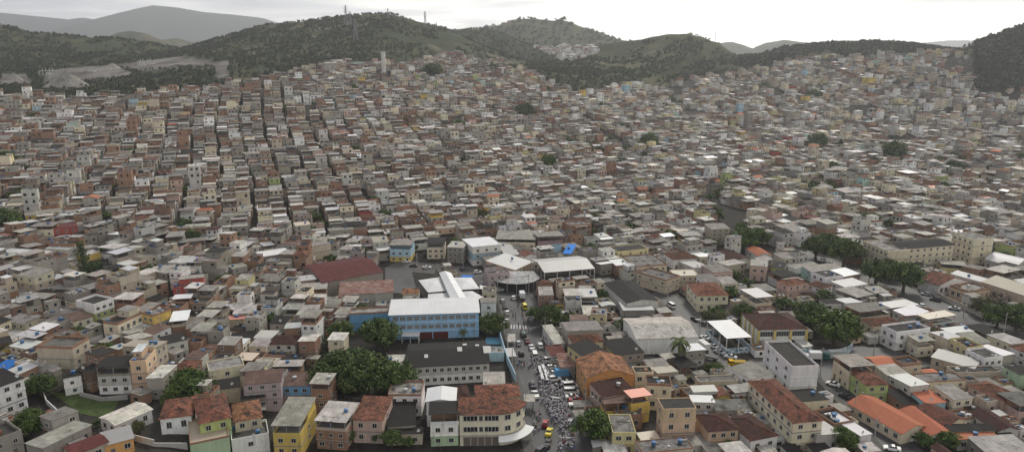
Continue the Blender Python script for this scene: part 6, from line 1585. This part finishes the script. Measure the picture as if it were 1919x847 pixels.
# ------------------------------------------------------------------ people
def person_mesh(pose, shirt, trousers, skin, hair):
    J = {'pel': (0,0,.95), 'che': (0,.0,1.25), 'neck': (0,0,1.47), 'head': (0,.02,1.60), 'top': (0,.0,1.72)}
    a = {'stand': (.05,-.05,0), 'walk': (.28,-.26,.25), 'raise': (.1,-.1,0), 'hold': (.12,-.12,0)}[pose]
    vs = [J['pel'], J['che'], J['neck'], J['head'], J['top']]; rd = [.15,.165,.06,.10,.075]; ed = [(0,1),(1,2),(2,3),(3,4)]; reg = [1,0,2,2,3]
    def add(p, r, parent, g): vs.append(p); rd.append(r); reg.append(g); ed.append((parent, len(vs)-1)); return len(vs)-1
    for s_, sw in ((-1, a[0]), (1, a[1])):
        h_ = add((s_*.1, 0, .88), .10, 0, 1); k_ = add((s_*.1, sw*.7-.02 if sw < 0 else sw*.6, .5), .068, h_, 1); f_ = add((s_*.1, sw*1.3, .09), .045, k_, 1); add((s_*.11, sw*1.3+.15, .04), .042, f_, 3)
        sh = add((s_*.19, 0, 1.40), .062, 1, 0)
        if pose == 'raise' and s_ > 0: e_ = add((.27,.08,1.62), .045, sh, 0); add((.24,.14,1.88), .036, e_, 2)
        elif pose == 'hold': e_ = add((s_*.27,.05,1.14), .045, sh, 0); add((s_*.16,.32,1.16), .036, e_, 2)
        else: e_ = add((s_*.26,-sw*.3,1.13), .045, sh, 0); add((s_*.26,-sw*.6+.08,.86), .034, e_, 2)
    me = bpy.data.meshes.new('p'); me.from_pydata([Vector(v) for v in vs], ed, []); o = bpy.data.objects.new('p', me); C.objects.link(o)
    md = o.modifiers.new('s', 'SKIN'); md.use_smooth_shade = True
    for i, r in enumerate(rd): me.skin_vertices[0].data[i].radius = (r, r * (.8 if i in (0,1) else 1)); me.skin_vertices[0].data[i].use_root = (i == 0)
    dg = bpy.context.evaluated_depsgraph_get(); m2 = bpy.data.meshes.new_from_object(o.evaluated_get(dg)); bpy.data.objects.remove(o); bpy.data.meshes.remove(me)
    m2.name = 'person'; cols = {0: shirt, 1: trousers, 2: skin, 3: hair}; fc = np.ones((len(m2.polygons), 4), np.float32); P_ = np.array(vs)
    for p in m2.polygons:
        c = np.array(p.center); g_ = reg[int(np.argmin(((P_ - c) ** 2).sum(1)))]
        if c[2] > 1.66: g_ = 3
        if 1.5 < c[2] <= 1.66 and abs(c[0]) < .15: g_ = 3 if c[1] < -.03 else 2
        fc[p.index, :3] = cols[g_]
    for at_ in list(m2.attributes):
        if at_.name == 'Col': m2.attributes.remove(at_)
    x = m2.attributes.new('Col', 'FLOAT_COLOR', 'FACE'); x.data.foreach_set('color', fc.ravel()); m2.materials.clear(); m2.materials.append(M['plain']); return m2
SK = [(.16,.085,.055), (.30,.18,.12), (.07,.04,.028)]; JEAN, BLK, KHA = (.16,.19,.28), (.07,.07,.08), (.20,.17,.12)
OUT = [('white', (.74,.73,.76), JEAN, 'white shirt and jeans'), ('white', (.70,.69,.73), BLK, 'white shirt and black trousers'), ('whites', (.76,.74,.76), (.6,.58,.6), 'all white clothes'), ('dark', (.03,.03,.035), BLK, 'dark clothes'), ('red', (.36,.03,.03), BLK, 'red shirt and dark trousers'), ('blue', (.06,.14,.36), KHA, 'blue shirt and khaki trousers'), ('pink', (.62,.42,.48), JEAN, 'pale pink shirt and jeans')]
PM = {}
for i, (k, sh, tr_, d_) in enumerate(OUT):
    for j, ps in enumerate(('stand', 'walk', 'raise', 'hold')):
        if 2 < i < 6 and ps in ('raise', 'hold'): continue
        PM[(i, ps)] = person_mesh(ps, sh, tr_, SK[(i + j) % 3], (.015,.012,.01))
rp = random.Random(17); spots = []
def far_enough(p, d=.75): return all((p.x - q[0]) ** 2 + (p.y - q[1]) ** 2 > d * d for q in spots)
def person(px, py, where, dark=.1, march=True):
    p = at(px, py)
    if not far_enough(p): return False
    spots.append((p.x, p.y)); i = rp.choice([0, 0, 1, 2, 2, 6]) if rp.random() > dark else rp.choice([3, 3, 4, 5])
    ps = rp.choice(['stand', 'walk', 'walk', 'raise', 'hold'] if march else ['stand', 'walk'])
    if 2 < i < 6 and ps in ('raise', 'hold'): ps = 'walk'
    s_ = rp.uniform(.92, 1.06); o = link('person', PM[(i, ps)], None, (p.x, p.y, p.z + .075), (math.pi if march else 0) + rp.uniform(-.6, .6) * (1 if march else 5), (s_, s_, s_))
    o['category'] = 'person'; lb = {'stand': 'standing', 'walk': 'walking', 'raise': 'raising one arm', 'hold': 'holding both arms out'}[ps]
    o['label'] = f"person in {OUT[i][3]} {lb} {where}"; o['group'] = 'people ' + where; return True
def crowd(n, poly, where, dark, march=True):
    x0, x1 = min(p[0] for p in poly), max(p[0] for p in poly); y0, y1 = min(p[1] for p in poly), max(p[1] for p in poly); k = t = 0
    while k < n and t < n * 40:
        t += 1; px, py = rp.uniform(x0, x1), rp.uniform(y0, y1)
        if in_poly([px], [py], poly)[0] and person(px, py, where, dark, march): k += 1
crowd(26, [(992,674),(1022,672),(1026,688),(990,690)], 'heading the march', .08)
crowd(26, [(1000,690),(1034,690),(1036,724),(1008,724)], 'by the long banners', .12)
crowd(56, [(1012,728),(1056,728),(1062,760),(1015,762)], 'left of the parked vans', .1)
crowd(62, [(1022,762),(1064,760),(1070,800),(1038,800)], 'above the yellow taxi', .12)
crowd(34, [(1042,800),(1074,800),(1078,847),(1044,847)], 'right of the yellow taxi', .12)
crowd(16, [(996,772),(1012,772),(1014,812),(998,812)], 'left of the yellow taxi', .4, False)
crowd(14, [(960,668),(975,668),(985,690),(968,690)], 'at the left kerb', .7, False)
crowd(18, [(955,575),(990,575),(1000,625),(965,625)], 'on the upper street', .75, False)
crowd(12, [(958,548),(985,552),(985,572),(955,572)], 'near the blue truck', .8, False)
crowd(12, [(1088,725),(1110,725),(1120,760),(1096,760)], 'by the orange building', .5, False)
crowd(8, [(790,498),(850,500),(850,508),(790,508)], 'behind the market hall', .7, False)
crowd(8, [(1610,668),(1680,690),(1690,700),(1620,690)], 'right of the mural wall', .8, False)
print('people', len(spots))
# banners carried by the marchers
def banner(pts, h, label):
    P_ = A(*pts); m_ = MB(); o0 = P_[0]
    n = 8
    for a, b_ in zip(P_[:-1], P_[1:]):
        for k in range(n):
            q0, q1 = a.lerp(b_, k/n) - o0, a.lerp(b_, (k+1)/n) - o0; w0, w1 = .03*math.sin(k*1.3), .03*math.sin((k+1)*1.3)
            m_.plate([(q0.x+w0,q0.y-.0,h+.85),(q1.x+w1,q1.y,h+.85),(q1.x+w1+.9,q1.y+.1,h+1.0),(q0.x+w0+.9,q0.y+.1,h+1.0)], .03, (.66,.66,.65))
    tag(build(m_, 'banner', ['plain'], None, tuple(o0)), label, 'banner', 'banners carried in the march')
banner([(1008,690),(1011,703),(1015,716)], .3, 'left long white banner carried lengthwise by the marchers'); banner([(1014,688),(1020,702),(1024,718)], .3, 'right long white banner carried lengthwise by the marchers')
banner([(1030,750),(1046,753)], .4, 'short white banner across the upper dense crowd'); banner([(1048,826),(1066,828)], .4, 'short white banner low in the crowd near the bottom edge')
# ------------------------------------------------------------------ poles, awning, cable
def pole_mesh():
    a = MB(); a.cyl(0,0,-.3,9.5,.17,.11,(.34,.33,.31),0,8); b_ = MB(); b_.box(-1.1,1.1,-.06,.06,8.7,8.85,(.2,.17,.14),bot=True)
    for x in (-1,-.5,.5,1): b_.cyl(x,0,8.85,9.05,.05,.04,(.3,.28,.25),0,6)
    c = MB(); c.tube((0,0,7.9),(0,-1.9,8.5),.05,.04,(.35,.35,.35)); d = MB(); d.box(-.14,.14,-2.45,-1.85,8.42,8.54,(.4,.4,.38),bot=True)
    return a.mesh('pole', ['plain']), b_.mesh('crossarm', ['plain']), c.mesh('bracket', ['plain']), d.mesh('lamp_head', ['plain'])
PL = pole_mesh()
def pole(px, py, rz, label):
    p = at(px, py); r = link('utility_pole', None, None, p, rz); tag(r, label, 'utility pole', 'utility poles along the streets')
    for n_, m_ in zip(('pole', 'crossarm', 'bracket', 'lamp_head'), PL): link(n_, m_, r)
    return p
for px, py, rz, lb in ((782,508,0,'utility pole at the left end of the white market hall'),(868,500,0,'utility pole behind the curved pavilion'),(932,552,1,'utility pole at the bend in front of the curved pavilion'),(991,552,1.5,'utility pole right of the blue and white truck'),(940,612,1.5,'utility pole between the school trees and the main street'),(1021,640,1.5,'utility pole beside the dark street tree by the stalls'),(1030,718,1.5,'utility pole between the crowd and the parked row'),(1096,792,1.5,'utility pole just above the round street tree'),(985,760,1.5,'utility pole at the awning of the cream corner building'),
    (1636,842,.4,'utility pole at the bottom of the right street'),(1600,778,.4,'utility pole in the middle of the right street'),(1537,700,.4,'utility pole at the upper corner of the right street'),(1637,664,.6,'utility pole on the plaza beside the white corner house'),(1700,700,.6,'utility pole at the low end of the plaza'),(1627,534,.6,'utility pole beside the twin trees on the canal road'),(1724,556,.6,'utility pole in front of the tiled houses on the canal road'),(1805,592,.6,'utility pole under the leafy trees of the canal road'),(1880,630,.6,'utility pole nearest the right edge on the canal road'),
    (1310,640,.5,'utility pole beside the white box truck'),(1250,575,.5,'utility pole near the white minibus'),(1345,690,.5,'utility pole above the low long beige house'),(1170,556,.3,'utility pole in the market side lane'),(706,492,0,'utility pole at the corner by the light blue house'),(1423,335,.3,'tall pole standing out in the right half of the town'),(640,640,0,'pole left of the trees by the blue school'),(488,640,0,'pole amid the dense quarter left of the big clump'),(305,640,0,'pole beside the brick house with striped roof'),(960,700,1.5,'utility pole at the low end of the pale blue wall')):
    pole(px, py, rz, lb)
canopy('grey sheet awning over the pavement beside the white pickup', (982,752), (1003,752), (976,738), 3.2, 'lightgrey', posts=1, name='awning', cat='awning')
canopy('low grey sheet roof between the round tree and the crowd', (1078,780), (1100,778), (1075,768), 3.0, 'grey', posts=1, name='awning', cat='awning')
canopy('street stall with blue tarpaulin left of the curved pavilion', (862,520), (882,522), (860,514), 2.8, 'bluetarp', posts=1, name='market_stall', cat='market stall')
canopy('street stall under a red roof right of the upper main street', (1008,590), (1020,589), (1004,580), 2.8, 'redsheet', posts=1, name='market_stall', cat='market stall')
canopy('row of street stalls under pale roofs left of the upper main street', (951,640), (966,640), (946,625), 2.6, 'lightgrey', posts=1, name='market_stall', cat='market stall')
canopy('grey roofed kiosk below the pale blue wall beside the black car', (952,668), (968,667), (946,652), 3.0, 'silver', posts=1, name='market_stall', cat='market stall')
# fallen tiles, clutter and road markings
for k in range(6):
    mk = MB(); p = at(958 + k * 5.5, 612 + k * .3); mk.poly([(p.x-.25,p.y-2.0,.075),(p.x+.25,p.y-2.0,.075),(p.x+.25,p.y+2.0,.075),(p.x-.25,p.y+2.0,.075)], (.5,.5,.48))
    tag(build(mk, 'road_marking', ['road_paint']), kind='structure')

# power cables strung between poles
def cable(a, b, lb, h=9.0, n=3):
    pa, pb = at(*a), at(*b); o0 = pa; r = link('power_cables', None, None, tuple(o0)); tag(r, lb, 'power cables', 'power cables along the streets')
    for j in range(n):
        m_ = MB(); off = (j - (n - 1) / 2) * .8; N_ = 8; P_ = []
        for k in range(N_ + 1):
            q = pa.lerp(pb, k / N_) - o0; P_.append((q.x + off, q.y, q.z + h - 1.1 * 4 * (k / N_) * (1 - k / N_)))
        for k in range(N_): m_.tube(P_[k], P_[k+1], .035, .035, (.02,.02,.02), 0, 4)
        build(m_, 'wire', ['plain'], r)
cable((1030,718),(1096,792),'power cables crossing the forecourt to the round street tree'); cable((1096,792),(1165,900),'power cables running down from the round street tree'); cable((1021,640),(1030,718),'power cables above the parked vans')
cable((991,552),(1021,640),'power cables over the upper main street'); cable((932,552),(991,552),'power cables across the upper street end'); cable((1636,842),(1600,778),'power cables at the bottom of the right street'); cable((1600,778),(1537,700),'power cables along the middle of the right street'); cable((1637,664),(1700,700),'power cables over the plaza')
cable((1627,534),(1724,556),'power cables past the dark trees of the canal road'); cable((1724,556),(1805,592),'power cables in front of the tiled houses on the canal road'); cable((1805,592),(1880,630),'power cables at the right end of the canal road')
